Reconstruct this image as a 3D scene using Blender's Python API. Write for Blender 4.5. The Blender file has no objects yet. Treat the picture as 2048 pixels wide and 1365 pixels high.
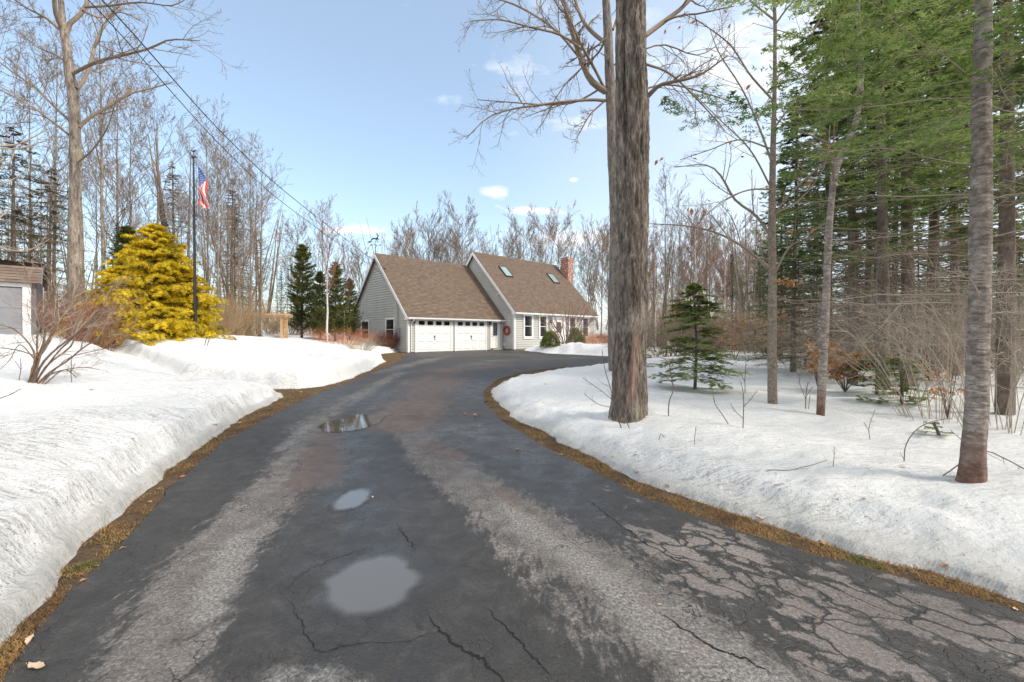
import bpy, math, random
import numpy as np
from mathutils import Vector, Matrix
sc = bpy.context.scene
COL = sc.collection
# ------------------------------------------------------------------ camera, light, exposure
F = 860.0; HOR = 670.0; CH = 1.12          # focal length in px of the 2048 wide photo, horizon row, camera height
cam = bpy.data.cameras.new('camera'); camo = bpy.data.objects.new('camera', cam); COL.objects.link(camo)
cam.sensor_width = 36.0; cam.lens = 36.0*F/2048; cam.shift_y = -(682.5-HOR)/2048
cam.clip_start = 0.05; cam.clip_end = 2000
camo.location = (0, 0, CH); camo.rotation_euler = (math.radians(90), 0, 0)
sc.camera = camo
SUN_AZ = math.radians(112); SUN_EL = math.radians(42)   # azimuth measured from +Y towards +X
sdir = Vector((math.sin(SUN_AZ)*math.cos(SUN_EL), math.cos(SUN_AZ)*math.cos(SUN_EL), math.sin(SUN_EL)))
sl = bpy.data.lights.new('sun', 'SUN'); sl.energy = 2.25; sl.angle = math.radians(14); sl.color = (1.0, 0.90, 0.77)
so = bpy.data.objects.new('sun', sl); COL.objects.link(so); so.rotation_euler = sdir.to_track_quat('Z', 'Y').to_euler()
w = bpy.data.worlds.new('World'); sc.world = w; w.use_nodes = True
nt = w.node_tree; nt.nodes.clear()
def wn(t, **k):
    n = nt.nodes.new(t)
    for a, b in k.items(): setattr(n, a, b)
    return n
def wl(a, b): nt.links.new(a, b)
sky = wn('ShaderNodeTexSky', sky_type='NISHITA', sun_disc=False, sun_elevation=SUN_EL, sun_rotation=SUN_AZ)
sky.air_density = 1.0; sky.dust_density = 1.0; sky.ozone_density = 1.0
tc = wn('ShaderNodeTexCoord'); sep = wn('ShaderNodeSeparateXYZ'); wl(tc.outputs['Generated'], sep.inputs[0])
def wmath(op, a, b=None, clamp=False):
    n = wn('ShaderNodeMath', operation=op, use_clamp=clamp)
    for i, v in enumerate((a, b)):
        if v is None: continue
        if isinstance(v, (int, float)): n.inputs[i].default_value = v
        else: wl(v, n.inputs[i])
    return n.outputs[0]
# haze: whiter to the horizon and towards the sun side
zc = wmath('MAXIMUM', sep.outputs[2], 0.0)
hor = wmath('POWER', wmath('SUBTRACT', 1.0, zc, True), 5.0)
side = wmath('MULTIPLY', wmath('ADD', sep.outputs[0], 0.05, True), 1.15, True)
# clouds: streaky noise on an overhead plane, kept to a few patches of the sky
dz = wmath('ADD', zc, 0.10)
cx = wmath('DIVIDE', sep.outputs[0], dz); cy = wmath('DIVIDE', sep.outputs[1], dz)
comb = wn('ShaderNodeCombineXYZ'); wl(cx, comb.inputs[0]); wl(cy, comb.inputs[1])
def wnoise(scale, mscale, det=9, ro=.6, dis=.4):
    no = wn('ShaderNodeTexNoise'); no.inputs['Scale'].default_value = scale; no.inputs['Detail'].default_value = det; no.inputs['Roughness'].default_value = ro; no.inputs['Distortion'].default_value = dis
    mp = wn('ShaderNodeMapping'); mp.inputs['Scale'].default_value = mscale; wl(comb.outputs[0], mp.inputs[0]); wl(mp.outputs[0], no.inputs['Vector']); return no.outputs[0]
def wramp(f, a, b):
    rp = wn('ShaderNodeValToRGB'); rp.color_ramp.elements[0].position = a; rp.color_ramp.elements[1].position = b; wl(f, rp.inputs[0]); return rp.outputs[0]
ya = wmath('MAXIMUM', sep.outputs[1], 0.02); ta = wmath('DIVIDE', sep.outputs[0], ya); tb = wmath('DIVIDE', zc, ya)
wisps = wnoise(3.2, (1.0, 2.2, 1)); puffs = wnoise(9, (1, .6, 1), 7, .55, .2)
blobs = None
for (px, py, sx_, sy_, st) in ((878, 208, 55, 22, .7), (1010, 150, 130, 50, .42), (840, 0, 160, 40, .55), (1130, 250, 160, 60, .35), (1480, 60, 420, 170, .5), (1440, 150, 120, 30, .5), (720, 458, 90, 12, 1.0), (1160, 478, 120, 28, 1.1), (1065, 422, 70, 9, 1.4), (992, 388, 28, 14, 1.5), (1147, 360, 10, 6, 1.3), (1800, 250, 500, 350, .45), (350, 300, 300, 25, .35), (860, 480, 200, 20, .5)):
    a0, b0, sa, sb_ = (px-1024)/F, (HOR-py)/F, sx_/F, sy_/F
    e = wmath('ADD', wmath('POWER', wmath('ABSOLUTE', wmath('DIVIDE', wmath('SUBTRACT', ta, a0), sa)), 2.0), wmath('POWER', wmath('ABSOLUTE', wmath('DIVIDE', wmath('SUBTRACT', tb, b0), sb_)), 2.0))
    g_ = wmath('MULTIPLY', wmath('EXPONENT', wmath('MULTIPLY', e, -1.0)), st); blobs = g_ if blobs is None else wmath('ADD', blobs, g_)
cn = wmath('ADD', wmath('MULTIPLY', wisps, .6), wmath('MULTIPLY', puffs, .4))
cl = wmath('MULTIPLY', wramp(wmath('ADD', cn, wmath('MULTIPLY', blobs, .30)), .66, .86), .70)
hz = wmath('ADD', wmath('MULTIPLY', hor, .50), wmath('MULTIPLY', side, .60), True)
fac = wmath('ADD', hz, cl, True)
fac = wmath('ADD', wmath('MULTIPLY', fac, .78), .20, True)
# unseen cloud added overhead and behind the camera to whiten the sky light
over = wmath('MAXIMUM', wramp(wmath('ADD', zc, wmath('MULTIPLY', wisps, .12)), .68, .86), wramp(wmath('ADD', wmath('MULTIPLY', sep.outputs[1], -1.0), wmath('MULTIPLY', wisps, .2)), .05, .4))
fac = wmath('MAXIMUM', fac, wmath('MULTIPLY', over, .93))
tint = wn('ShaderNodeMixRGB', blend_type='MULTIPLY'); tint.inputs[0].default_value = 1; wl(sky.outputs[0], tint.inputs[1]); tint.inputs[2].default_value = (.86, 1.04, 1.04, 1)
mx = wn('ShaderNodeMixRGB'); wl(fac, mx.inputs[0]); wl(tint.outputs[0], mx.inputs[1]); mx.inputs[2].default_value = (4.75, 4.85, 5.0, 1)
bg = wn('ShaderNodeBackground'); bg.inputs[1].default_value = 0.15
wl(mx.outputs[0], bg.inputs[0]); wo = wn('ShaderNodeOutputWorld'); wl(bg.outputs[0], wo.inputs[0])
sc.view_settings.view_transform = 'Standard'; sc.view_settings.look = 'None'; sc.view_settings.exposure = 0.79; sc.view_settings.gamma = 1
sc.cycles.max_bounces = 6; sc.cycles.transparent_max_bounces = 16; sc.cycles.diffuse_bounces = 3

# ------------------------------------------------------------------ numeric helpers
def at(px, py, Y): return np.array([(px-1024)/F*Y, Y, CH-(py-HOR)/F*Y])
def gp(px, py, z=0.0):
    Y = (CH-z)*F/(py-HOR); return np.array([(px-1024)/F*Y, Y])
def sm(a, b, x):
    t = np.clip((x-a)/(b-a), 0, 1); return t*t*(3-2*t)
def _h(x, y, z, s):
    n = (x.astype(np.int64)*374761393 + y.astype(np.int64)*668265263 + z.astype(np.int64)*1274126177 + s*974634777) & 0xffffffff
    n = ((n ^ (n >> 13))*1103515245) & 0xffffffff; n = ((n ^ (n >> 16))*2654435761) & 0xffffffff
    return (n ^ (n >> 15))/4294967295.0*2-1
def vn(x, y, z=0.0, s=0):
    x, y, z = np.broadcast_arrays(np.asarray(x, float), np.asarray(y, float), np.asarray(z, float))
    xi, yi, zi = np.floor(x), np.floor(y), np.floor(z); fx, fy, fz = x-xi, y-yi, z-zi
    fx, fy, fz = [f*f*(3-2*f) for f in (fx, fy, fz)]
    r = 0
    for a in (0, 1):
        for b in (0, 1):
            for c in (0, 1):
                r = r + _h(xi+a, yi+b, zi+c, s)*(fx if a else 1-fx)*(fy if b else 1-fy)*(fz if c else 1-fz)
    return r
def fbm(x, y, z=0.0, o=4, s=0):
    r = 0; a = 1.0; f = 1.0
    for i in range(o):
        r = r + a*vn(x*f, y*f, z*f, s+i); a *= .5; f *= 2.03
    return r
def sdist(x, y, poly):
    """signed distance to a closed polygon, positive inside"""
    d = np.full(x.shape, 1e9); ins = np.zeros(x.shape, bool); n = len(poly)
    for i in range(n):
        ax, ay = poly[i]; bx, by = poly[(i+1) % n]; ex, ey = bx-ax, by-ay
        t = np.clip(((x-ax)*ex+(y-ay)*ey)/(ex*ex+ey*ey+1e-12), 0, 1)
        d = np.minimum(d, np.hypot(x-ax-t*ex, y-ay-t*ey))
        c = ((ay > y) != (by > y)) & (x < ex*(y-ay)/(ey if abs(ey) > 1e-9 else 1e-9)+ax); ins ^= c
    return np.where(ins, d, -d)
def ldist(x, y, pts):
    d = np.full(np.shape(x), 1e9)
    for (ax, ay), (bx, by) in zip(pts[:-1], pts[1:]):
        ex, ey = bx-ax, by-ay; t = np.clip(((x-ax)*ex+(y-ay)*ey)/(ex*ex+ey*ey+1e-12), 0, 1)
        d = np.minimum(d, np.hypot(x-ax-t*ex, y-ay-t*ey))
    return d
def catmull(P, K):
    P = np.asarray(P, float); n = len(P)
    if n == 2: return P[0]+(P[1]-P[0])*np.linspace(0, 1, K)[:, None]
    Q = np.vstack([2*P[0]-P[1], P, 2*P[-1]-P[-2]])
    L = np.r_[0, np.cumsum(np.linalg.norm(np.diff(P[:, :3], axis=0), axis=1))]; u = np.interp(np.linspace(0, L[-1], K), L, np.arange(n))
    i = np.minimum(u.astype(int), n-2); t = (u-i)[:, None]
    a, b, c, d = Q[i], Q[i+1], Q[i+2], Q[i+3]
    return .5*((2*b)+(-a+c)*t+(2*a-5*b+4*c-d)*t*t+(-a+3*b-3*c+d)*t**3)

# ------------------------------------------------------------------ mesh helpers
def mkmesh(name, parts, mats, smooth=True, uv=None, attrs=None):
    """parts: list of (verts[n,3], faces[m,k], material index or array)"""
    me = bpy.data.meshes.new(name)
    V = []; LI = []; LS = []; MI = []; vo = 0; lo = 0
    for p in parts:
        v, f = np.asarray(p[0], float), np.asarray(p[1], int); mi = p[2] if len(p) > 2 else 0
        if len(f) == 0: continue
        V.append(v); LI.append((f+vo).ravel()); k = f.shape[1]
        LS.append(np.arange(len(f))*k+lo); MI.append(np.broadcast_to(mi, (len(f),)).astype(int))
        vo += len(v); lo += f.size
    V = np.vstack(V); LI = np.concatenate(LI); LS = np.concatenate(LS); MI = np.concatenate(MI)
    me.vertices.add(len(V)); me.vertices.foreach_set('co', V.ravel().astype(np.float32))
    me.loops.add(len(LI)); me.loops.foreach_set('vertex_index', LI.astype(np.int32))
    me.polygons.add(len(LS)); me.polygons.foreach_set('loop_start', LS.astype(np.int32))
    if not isinstance(mats, (list, tuple)): mats = [mats]
    for m in mats: me.materials.append(m)
    me.polygons.foreach_set('material_index', MI.astype(np.int32))
    me.polygons.foreach_set('use_smooth', np.full(len(LS), smooth, bool))
    if uv is not None:
        l = me.uv_layers.new(name='UVMap'); l.data.foreach_set('uv', np.asarray(uv, np.float32)[LI].ravel())
    if attrs:
        for k, a in attrs.items():
            at_ = me.attributes.new(k, 'FLOAT', 'POINT'); at_.data.foreach_set('value', np.asarray(a, np.float32))
    me.update(calc_edges=True)
    return me
def ob(name, me, parent=None, label=None, cat=None, group=None, kind=None, loc=None, rot=None):
    o = bpy.data.objects.new(name, me); COL.objects.link(o)
    if parent is not None: o.parent = parent
    if label: o['label'] = label
    if cat: o['category'] = cat
    if group: o['group'] = group
    if kind: o['kind'] = kind
    if loc is not None: o.location = [float(a) for a in loc]
    if rot is not None: o.rotation_euler = rot if isinstance(rot, (tuple, list)) else (0, 0, rot)
    return o
def copytree(o, label, loc, rot=0, s=1.0, group=None):
    c = o.copy(); COL.objects.link(c); c.location = [float(a) for a in loc]; c.rotation_euler = (0, 0, rot)
    c.scale = (s, s, s) if isinstance(s, (int, float)) else s
    c['label'] = label
    if group: c['group'] = group
    for ch in o.children:
        d = ch.copy(); COL.objects.link(d); d.parent = c
        for g in ch.children:
            e = g.copy(); COL.objects.link(e); e.parent = d
    return c
def norm(a): return a/np.maximum(np.linalg.norm(a, axis=-1, keepdims=True), 1e-9)
def tubes(P, R, S=4, cap=False):
    P = np.asarray(P, float); R = np.asarray(R, float)
    if P.ndim == 2: P = P[None]; R = R[None]
    N, K, _ = P.shape
    T = np.gradient(P, axis=1); T = norm(T)
    D = norm(P[:, -1]-P[:, 0]); ref = np.zeros((N, 3)); ref[np.arange(N), np.argmin(np.abs(D), axis=1)] = 1
    A = norm(np.cross(T, ref[:, None, :])); B = np.cross(T, A)
    th = np.arange(S)/S*2*np.pi
    V = P[:, :, None]+R[:, :, None, None]*(np.cos(th)[None, None, :, None]*A[:, :, None]+np.sin(th)[None, None, :, None]*B[:, :, None])
    idx = np.arange(N*K*S).reshape(N, K, S); n2 = np.roll(idx, -1, axis=2)
    f = np.stack([idx[:, :-1], n2[:, :-1], n2[:, 1:], idx[:, 1:]], -1).reshape(-1, 4)
    return V.reshape(-1, 3), f
def spawn(P, R, n, t0, t1, lenf, ang, K, up, wig, rng, rf=.6, taper=.25, absl=None, planar=None, rmin=0.0, tpow=.5):
    N, Kp, _ = P.shape; M = N*n
    pi = np.repeat(np.arange(N), n)
    t = t0+(t1-t0)*(np.tile(np.arange(n), N)+rng.random(M))/n
    s = t*(Kp-1); i = np.minimum(s.astype(int), Kp-2); fr = (s-i)[:, None]
    p = P[pi, i]*(1-fr)+P[pi, i+1]*fr; T = norm(P[pi, i+1]-P[pi, i]); r = R[pi, i]*(1-fr[:, 0])+R[pi, i+1]*fr[:, 0]
    L = np.linalg.norm(np.diff(P, axis=1), axis=2).sum(1)[pi] if absl is None else np.full(M, absl)
    L = L*lenf*(1-tpow*t)*(.55+.8*rng.random(M))
    if planar is None:
        q = rng.normal(size=(M, 3))
    else:
        upv = np.tile(np.array(planar, float), (M, 1)); sg = np.where(np.arange(M) % 2 == 0, 1., -1.)[:, None]
        q = np.cross(T, upv)*sg+.18*rng.normal(size=(M, 3))
    q = norm(q-(q*T).sum(1, keepdims=True)*T)
    a = np.radians(ang)*(.75+.5*rng.random(M))[:, None]
    d = np.cos(a)*T+np.sin(a)*q; Q = np.zeros((M, K, 3)); Q[:, 0] = p; st = (L/(K-1))[:, None]
    for k in range(1, K):
        d = norm(d+np.array([0, 0, up])/(K-1)+wig*rng.normal(size=(M, 3))); Q[:, k] = Q[:, k-1]+d*st
    rr = np.maximum(r*rf, rmin)[:, None]*np.linspace(1, taper, K)[None]
    return Q, rr
def needles(P, nper, ln, wd, rng, fwd=.55, flat=.25, both=True):
    N, K, _ = P.shape; A = P[:, :-1].reshape(-1, 3); B = P[:, 1:].reshape(-1, 3); n = len(A)
    i = np.repeat(np.arange(n), nper); t = ((np.tile(np.arange(nper), n)+rng.random(n*nper))/nper)[:, None]
    p = A[i]*(1-t)+B[i]*t; T = norm(B-A)[i]; M = len(p)
    sd = norm(np.cross(T, np.array([0, 0, 1.]))+1e-6)*np.where(np.arange(M) % 2, 1., -1.)[:, None]
    l = (ln*(.6+.6*rng.random(M)))[:, None]
    tip = p+l*norm(fwd*T+sd+flat*rng.normal(size=(M, 3)))
    a = p-T*wd*.5; b = p+T*wd*.5+sd*0
    V = np.stack([a, b, tip], 1).reshape(-1, 3); f = np.arange(3*M).reshape(M, 3)
    return V, f
def boxp(x0, y0, z0, x1, y1, z1):
    v = np.array([(x, y, z) for z in (z0, z1) for y in (y0, y1) for x in (x0, x1)], float)
    f = np.array([(0, 2, 3, 1), (4, 5, 7, 6), (0, 1, 5, 4), (2, 6, 7, 3), (0, 4, 6, 2), (1, 3, 7, 5)])
    return v, f
def frame_box(a, b, wd, th, upv=(0, 0, 1)):
    a, b = np.array(a, float), np.array(b, float); T = norm(b-a); s = norm(np.cross(T, np.array(upv, float))); u = np.cross(s, T)
    v = np.array([p+s*wd/2*i+u*th/2*j for p in (a, b) for j in (-1, 1) for i in (-1, 1)])
    f = np.array([(0, 2, 3, 1), (4, 5, 7, 6), (0, 1, 5, 4), (2, 6, 7, 3), (0, 4, 6, 2), (1, 3, 7, 5)])
    return v, f
def bevel(o, wdt=.01, seg=2):
    m = o.modifiers.new('bevel', 'BEVEL'); m.width = wdt; m.segments = seg; m.limit_method = 'ANGLE'; return o

# ------------------------------------------------------------------ materials
class NT:
    def __init__(s, name):
        s.m = bpy.data.materials.new(name); s.m.use_nodes = True; s.t = s.m.node_tree; s.t.nodes.clear()
        s.o = s.n('ShaderNodeOutputMaterial'); s.b = s.n('ShaderNodeBsdfPrincipled'); s.l(s.b.outputs[0], s.o.inputs[0])
        s.c = s.n('ShaderNodeTexCoord')
    def n(s, t, **k):
        x = s.t.nodes.new(t)
        for a, b in k.items(): setattr(x, a, b)
        return x
    def l(s, a, b): s.t.links.new(a, b)
    def map(s, scale=(1, 1, 1), src='Object', loc=(0, 0, 0)):
        m = s.n('ShaderNodeMapping'); m.inputs['Scale'].default_value = scale; m.inputs['Location'].default_value = loc
        s.l(s.c.outputs[src], m.inputs[0]); return m.outputs[0]
    def noise(s, vec, sc_, det=5, ro=.55, dis=0):
        x = s.n('ShaderNodeTexNoise'); s.l(vec, x.inputs['Vector']); x.inputs['Scale'].default_value = sc_; x.inputs['Detail'].default_value = det
        x.inputs['Roughness'].default_value = ro; x.inputs['Distortion'].default_value = dis; return x.outputs[0]
    def vor(s, vec, sc_, feat='DISTANCE_TO_EDGE', rnd=1):
        x = s.n('ShaderNodeTexVoronoi', feature=feat); s.l(vec, x.inputs['Vector']); x.inputs['Scale'].default_value = sc_; x.inputs['Randomness'].default_value = rnd
        return x.outputs['Distance'] if feat != 'COL' else x.outputs['Color']
    def ramp(s, fac, cols):
        r = s.n('ShaderNodeValToRGB'); e = r.color_ramp.elements
        for i, (p, c) in enumerate(cols):
            el = e[i] if i < 2 else e.new(p)
            el.position = p; el.color = (c if hasattr(c, '__len__') else (c, c, c))[:3]+(1,) if hasattr(c, '__len__') else (c, c, c, 1)
        s.l(fac, r.inputs[0]); return r.outputs[0]
    def mix(s, fac, a, b):
        x = s.n('ShaderNodeMixRGB'); 
        for i, v in enumerate((fac, a, b)):
            if isinstance(v, (int, float)): x.inputs[i].default_value = v
            elif isinstance(v, tuple): x.inputs[i].default_value = v+(1,)
            else: s.l(v, x.inputs[i])
        return x.outputs[0]
    def math(s, op, a, b=None, clamp=False):
        x = s.n('ShaderNodeMath', operation=op, use_clamp=clamp)
        for i, v in enumerate((a, b)):
            if v is None: continue
            if isinstance(v, (int, float)): x.inputs[i].default_value = v
            else: s.l(v, x.inputs[i])
        return x.outputs[0]
    def attr(s, name):
        x = s.n('ShaderNodeAttribute'); x.attribute_name = name; return x.outputs['Fac']
    def col(s, c):
        if isinstance(c, tuple): s.b.inputs['Base Color'].default_value = c+(1,)
        else: s.l(c, s.b.inputs['Base Color'])
    def rough(s, r):
        if isinstance(r, (int, float)): s.b.inputs['Roughness'].default_value = r
        else: s.l(r, s.b.inputs['Roughness'])
    def bump(s, h, st=.3, dist=.01):
        x = s.n('ShaderNodeBump'); x.inputs['Strength'].default_value = st; x.inputs['Distance'].default_value = dist
        s.l(h, x.inputs['Height']); s.l(x.outputs[0], s.b.inputs['Normal'])
def nmat(name, cols, scale=3, det=5, rough=.7, bump=0, bdist=.01, stretch=(1, 1, 1), metal=0, spec=None, bscale=None, trans=0):
    M = NT(name); v = M.map(stretch); n = M.noise(v, scale, det)
    M.col(M.ramp(n, cols)); M.rough(rough); M.b.inputs['Metallic'].default_value = metal
    if spec is not None: M.b.inputs['Specular IOR Level'].default_value = spec
    if bump: M.bump(M.noise(v, bscale or scale*2, 6), bump, bdist)
    if trans:
        tr = M.n('ShaderNodeBsdfTranslucent'); M.l(M.ramp(n, cols), tr.inputs[0]); ms = M.n('ShaderNodeMixShader'); ms.inputs[0].default_value = trans
        M.l(M.b.outputs[0], ms.inputs[1]); M.l(tr.outputs[0], ms.inputs[2]); M.l(ms.outputs[0], M.o.inputs[0])
    return M.m
white = nmat('white_paint', [(.3, (.74, .75, .76)), (.7, (.82, .82, .82))], 2, rough=.45, bump=.05)
vinyl_white = nmat('white_door_paint', [(.3, (.80, .80, .79)), (.7, (.84, .84, .83))], 1.5, rough=.4)
siding_m = nmat('sage_grey_siding', [(.3, (.49, .49, .46)), (.7, (.56, .56, .525))], 1.2, rough=.6, bump=.1, bscale=60, bdist=.001)
dark_metal = nmat('dark_metal', [(.3, (.015, .015, .017)), (.7, (.03, .03, .032))], 5, rough=.4)
galv = nmat('galvanised_metal', [(.3, (.35, .36, .37)), (.7, (.5, .5, .5))], 8, rough=.4, metal=.7)
brass = nmat('brass', [(.3, (.4, .2, .08)), (.7, (.5, .28, .1))], 8, rough=.35, metal=.8)
cable_m = nmat('black_cable', [(.3, (.012, .012, .013)), (.7, (.022, .022, .024))], 5, rough=.5)
curtain_m = nmat('pale_curtain', [(.3, (.45, .44, .42)), (.7, (.6, .58, .55))], 6, rough=.9, stretch=(6, 6, .3))
dark_room = nmat('dark_interior', [(.3, (.012, .012, .013)), (.7, (.03, .028, .026))], 1, rough=.9)
concrete_m = nmat('concrete', [(.3, (.26, .23, .19)), (.7, (.38, .33, .27))], 6, rough=.85, bump=.2)
cedar_m = nmat('cedar_wood', [(.3, (.42, .24, .11)), (.7, (.62, .42, .24))], 3, rough=.7, stretch=(1, 1, .3))
grey_paint = nmat('grey_shed_paint', [(.3, (.11, .115, .13)), (.7, (.17, .175, .195))], 2, rough=.6, bump=.1)
shed_door_m = nmat('pale_grey_door', [(.3, (.21, .215, .235)), (.7, (.28, .285, .305))], 2, rough=.6)
def glass():
    M = NT('window_glass'); M.col((.02, .022, .025)); M.rough(.03); M.b.inputs['Specular IOR Level'].default_value = .7
    tr = M.n('ShaderNodeBsdfTransparent'); ms = M.n('ShaderNodeMixShader'); ms.inputs[0].default_value = .55
    M.l(M.b.outputs[0], ms.inputs[1]); M.l(tr.outputs[0], ms.inputs[2]); M.l(ms.outputs[0], M.o.inputs[0]); return M.m
glass_m = glass()
def skylight_glass():
    M = NT('skylight_glass'); M.col((.25, .33, .34)); M.rough(.06); M.b.inputs['Specular IOR Level'].default_value = 1.0; return M.m
skyglass = skylight_glass()
def shingles(name, c1, c2, c3):
    M = NT(name); br = M.n('ShaderNodeTexBrick'); M.l(M.c.outputs['UV'], br.inputs['Vector'])
    br.inputs['Scale'].default_value = 1; br.inputs['Brick Width'].default_value = .24; br.inputs['Row Height'].default_value = .14
    br.inputs['Mortar Size'].default_value = .004; br.inputs['Color1'].default_value = (0, 0, 0, 1); br.inputs['Color2'].default_value = (1, 1, 1, 1); br.inputs['Mortar'].default_value = (.2, .2, .2, 1)
    br.offset = .37; br.offset_frequency = 3
    n = M.noise(M.map(src='UV', scale=(1, 4, 1)), 9, 8, .75); n2 = M.noise(M.map(src='UV'), .35, 3)
    n3 = M.noise(M.map(src='UV'), 90, 2)
    f = M.math('ADD', M.math('MULTIPLY', br.outputs[0], .3), M.math('MULTIPLY', n, .7))
    c = M.ramp(f, [(.25, c1), (.5, c2), (.75, c3)])
    c = M.mix(M.math('MULTIPLY', M.ramp(n2, [(.35, 0.), (.75, 1.)]), .35), c, c2)
    c = M.mix(M.math('MULTIPLY', M.ramp(n3, [(.35, 1.), (.6, 0.)]), .3), c, tuple(x*.5 for x in c1))
    M.col(c); M.rough(.9); M.bump(M.noise(M.map(src='UV'), 60, 4), .5, .006); return M.m
roof_m = shingles('brown_shingles', (.095, .066, .048), (.165, .118, .086), (.25, .185, .135))
shed_roof_m = shingles('red_brown_shingles', (.13, .09, .072), (.20, .145, .115), (.29, .215, .175))
def brickm():
    M = NT('red_brick'); br = M.n('ShaderNodeTexBrick'); M.l(M.c.outputs['UV'], br.inputs['Vector']); br.inputs['Scale'].default_value = 1
    br.inputs['Brick Width'].default_value = .22; br.inputs['Row Height'].default_value = .078; br.inputs['Mortar Size'].default_value = .009
    br.inputs['Color1'].default_value = (.20, .025, .014, 1); br.inputs['Color2'].default_value = (.30, .055, .03, 1); br.inputs['Mortar'].default_value = (.42, .36, .3, 1)
    n = M.noise(M.map(src='UV', scale=(1, 2.2, 1)), 4.5, 3); M.col(M.mix(M.ramp(n, [(.53, 0.), (.58, .9)]), br.outputs[0], (.55, .45, .39)))
    M.rough(.85); M.bump(br.outputs['Fac'], -.4, .01); return M.m
brick_m = brickm()
def barkmat(name, c, scale=6, stretch=(1, 1, .18), lich=None, bump=.8, bd=.01, rings=False, base=False):
    M = NT(name); v = M.map(stretch); n = M.math('ADD', M.math('MULTIPLY', M.noise(v, scale, 8, .65, .5), .5), M.math('MULTIPLY', M.noise(v, scale*2.9, 7, .7, .6), .5))
    cc = M.ramp(n, [(.38, c[0]), (.5, c[1]), (.63, c[2])])
    if lich:
        l = M.noise(M.map((1, 1, .6)), 2.6, 6, .6); cc = M.mix(M.ramp(l, [(.60, 0.), (.66, .75)]), cc, lich)
    if rings:
        r = M.noise(M.map((2.2, 2.2, 14)), 2.2, 5, .6); cc = M.mix(M.ramp(r, [(.56, 0.), (.62, .6)]), cc, (.07, .052, .042))
        r2 = M.noise(M.map((3, 3, 22)), 3, 4, .6); cc = M.mix(M.ramp(r2, [(.60, 0.), (.66, .7)]), cc, (.55, .5, .45))
    if base:
        sx = M.n('ShaderNodeSeparateXYZ'); M.l(M.c.outputs['Object'], sx.inputs[0]); zf = M.math('ADD', sx.outputs[2], M.math('MULTIPLY', M.noise(M.map((3, 3, 2)), 3, 6, .7), .5))
        cc = M.mix(M.ramp(zf, [(.30, .85), (.62, 0.)]), cc, M.ramp(n, [(.35, (.05, .022, .014)), (.65, (.22, .10, .06))]))
    M.col(cc); M.rough(.9); M.bump(M.noise(v, scale*2.2, 8, .7), bump, bd); return M.m
bark_maple = barkmat('furrowed_maple_bark', ((.028, .021, .016), (.16, .13, .105), (.42, .36, .31)), 15, (1, 1, .24), (.27, .28, .14), 1.0, .03)
_m = bark_maple.node_tree; _b = [n for n in _m.nodes if n.type == 'BSDF_PRINCIPLED'][0]
W = NT.__new__(NT); W.m = bark_maple; W.t = _m; W.c = [n for n in _m.nodes if n.type == 'TEX_COORD'][0]; W.b = _b
_sx = W.n('ShaderNodeSeparateXYZ'); W.l(W.c.outputs['Object'], _sx.inputs[0])
_dx = W.math('ABSOLUTE', W.math('SUBTRACT', _sx.outputs[0], W.math('ADD', W.math('MULTIPLY', _sx.outputs[2], .115), -.062)))
_k = W.math('ADD', W.math('SUBTRACT', 1.0, W.math('DIVIDE', _dx, .065)), W.math('MULTIPLY', W.noise(W.map((9, 9, 2)), 2, 5), .8))
_k = W.math('MULTIPLY', W.ramp(_k, [(.55, 0.), (.85, 1.)]), W.math('MULTIPLY', W.ramp(_sx.outputs[2], [(.10, 0.), (.25, 1.)]), W.math('SUBTRACT', 1.0, W.ramp(_sx.outputs[2], [(.85, 0.), (1.0, 1.)])), True)); _k = W.math('MULTIPLY', _k, W.math('LESS_THAN', _sx.outputs[1], 0.0))
_old = _b.inputs['Base Color'].links[0].from_socket
W.l(W.mix(W.math('MULTIPLY', _k, .8), _old, W.ramp(W.noise(W.map((6, 6, 1)), 5, 6), [(.35, (.20, .115, .08)), (.65, (.46, .33, .26))])), _b.inputs['Base Color'])
bark_maple2 = barkmat('grey_maple_bark', ((.07, .056, .046), (.18, .152, .13), (.34, .30, .26)), 14, (1, 1, .25), (.30, .31, .15), .7, .01)
bark_fir = barkmat('banded_fir_bark', ((.11, .088, .072), (.25, .21, .18), (.44, .39, .35)), 9, (1, 1, 1.6), None, .9, .012, True, True)
bark_sap = barkmat('speckled_sapling_bark', ((.11, .083, .062), (.22, .175, .135), (.34, .29, .24)), 18, (1, 1, 1.3), None, .4, .005)
bark_dark = barkmat('dark_conifer_bark', ((.07, .052, .04), (.15, .115, .092), (.27, .22, .18)), 6, (1, 1, .4), None, .7)
bark_grey = barkmat('grey_brown_bark', ((.07, .052, .04), (.22, .18, .145), (.42, .365, .305)), 9, (1, 1, .25), (.30, .29, .17), .5)
bark_birch = barkmat('white_birch_bark', ((.45, .43, .40), (.62, .60, .57), (.75, .73, .70)), 4, (1, 1, 3), None, .3, .01, True)
twig_grey = nmat('grey_twigs', [(.3, (.165, .12, .088)), (.7, (.32, .25, .185))], 2, rough=.85)
twig_red = nmat('red_brown_twigs', [(.3, (.20, .09, .065)), (.7, (.34, .19, .13))], 2, rough=.8)
twig_dark = nmat('dark_twigs', [(.3, (.09, .066, .05)), (.7, (.19, .145, .11))], 2, rough=.85)
twig_pale = nmat('pale_twigs', [(.3, (.26, .21, .16)), (.7, (.42, .36, .29))], 2, rough=.8)
twig_tan = nmat('tan_twigs', [(.3, (.30, .20, .11)), (.7, (.50, .36, .22))], 1, rough=.9)
twig_orange = nmat('orange_twigs', [(.3, (.38, .11, .035)), (.7, (.58, .22, .08))], 2, rough=.8)
twig_maroon = nmat('maroon_twigs', [(.3, (.10, .032, .02)), (.7, (.24, .085, .05))], 3, rough=.8)
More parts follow.
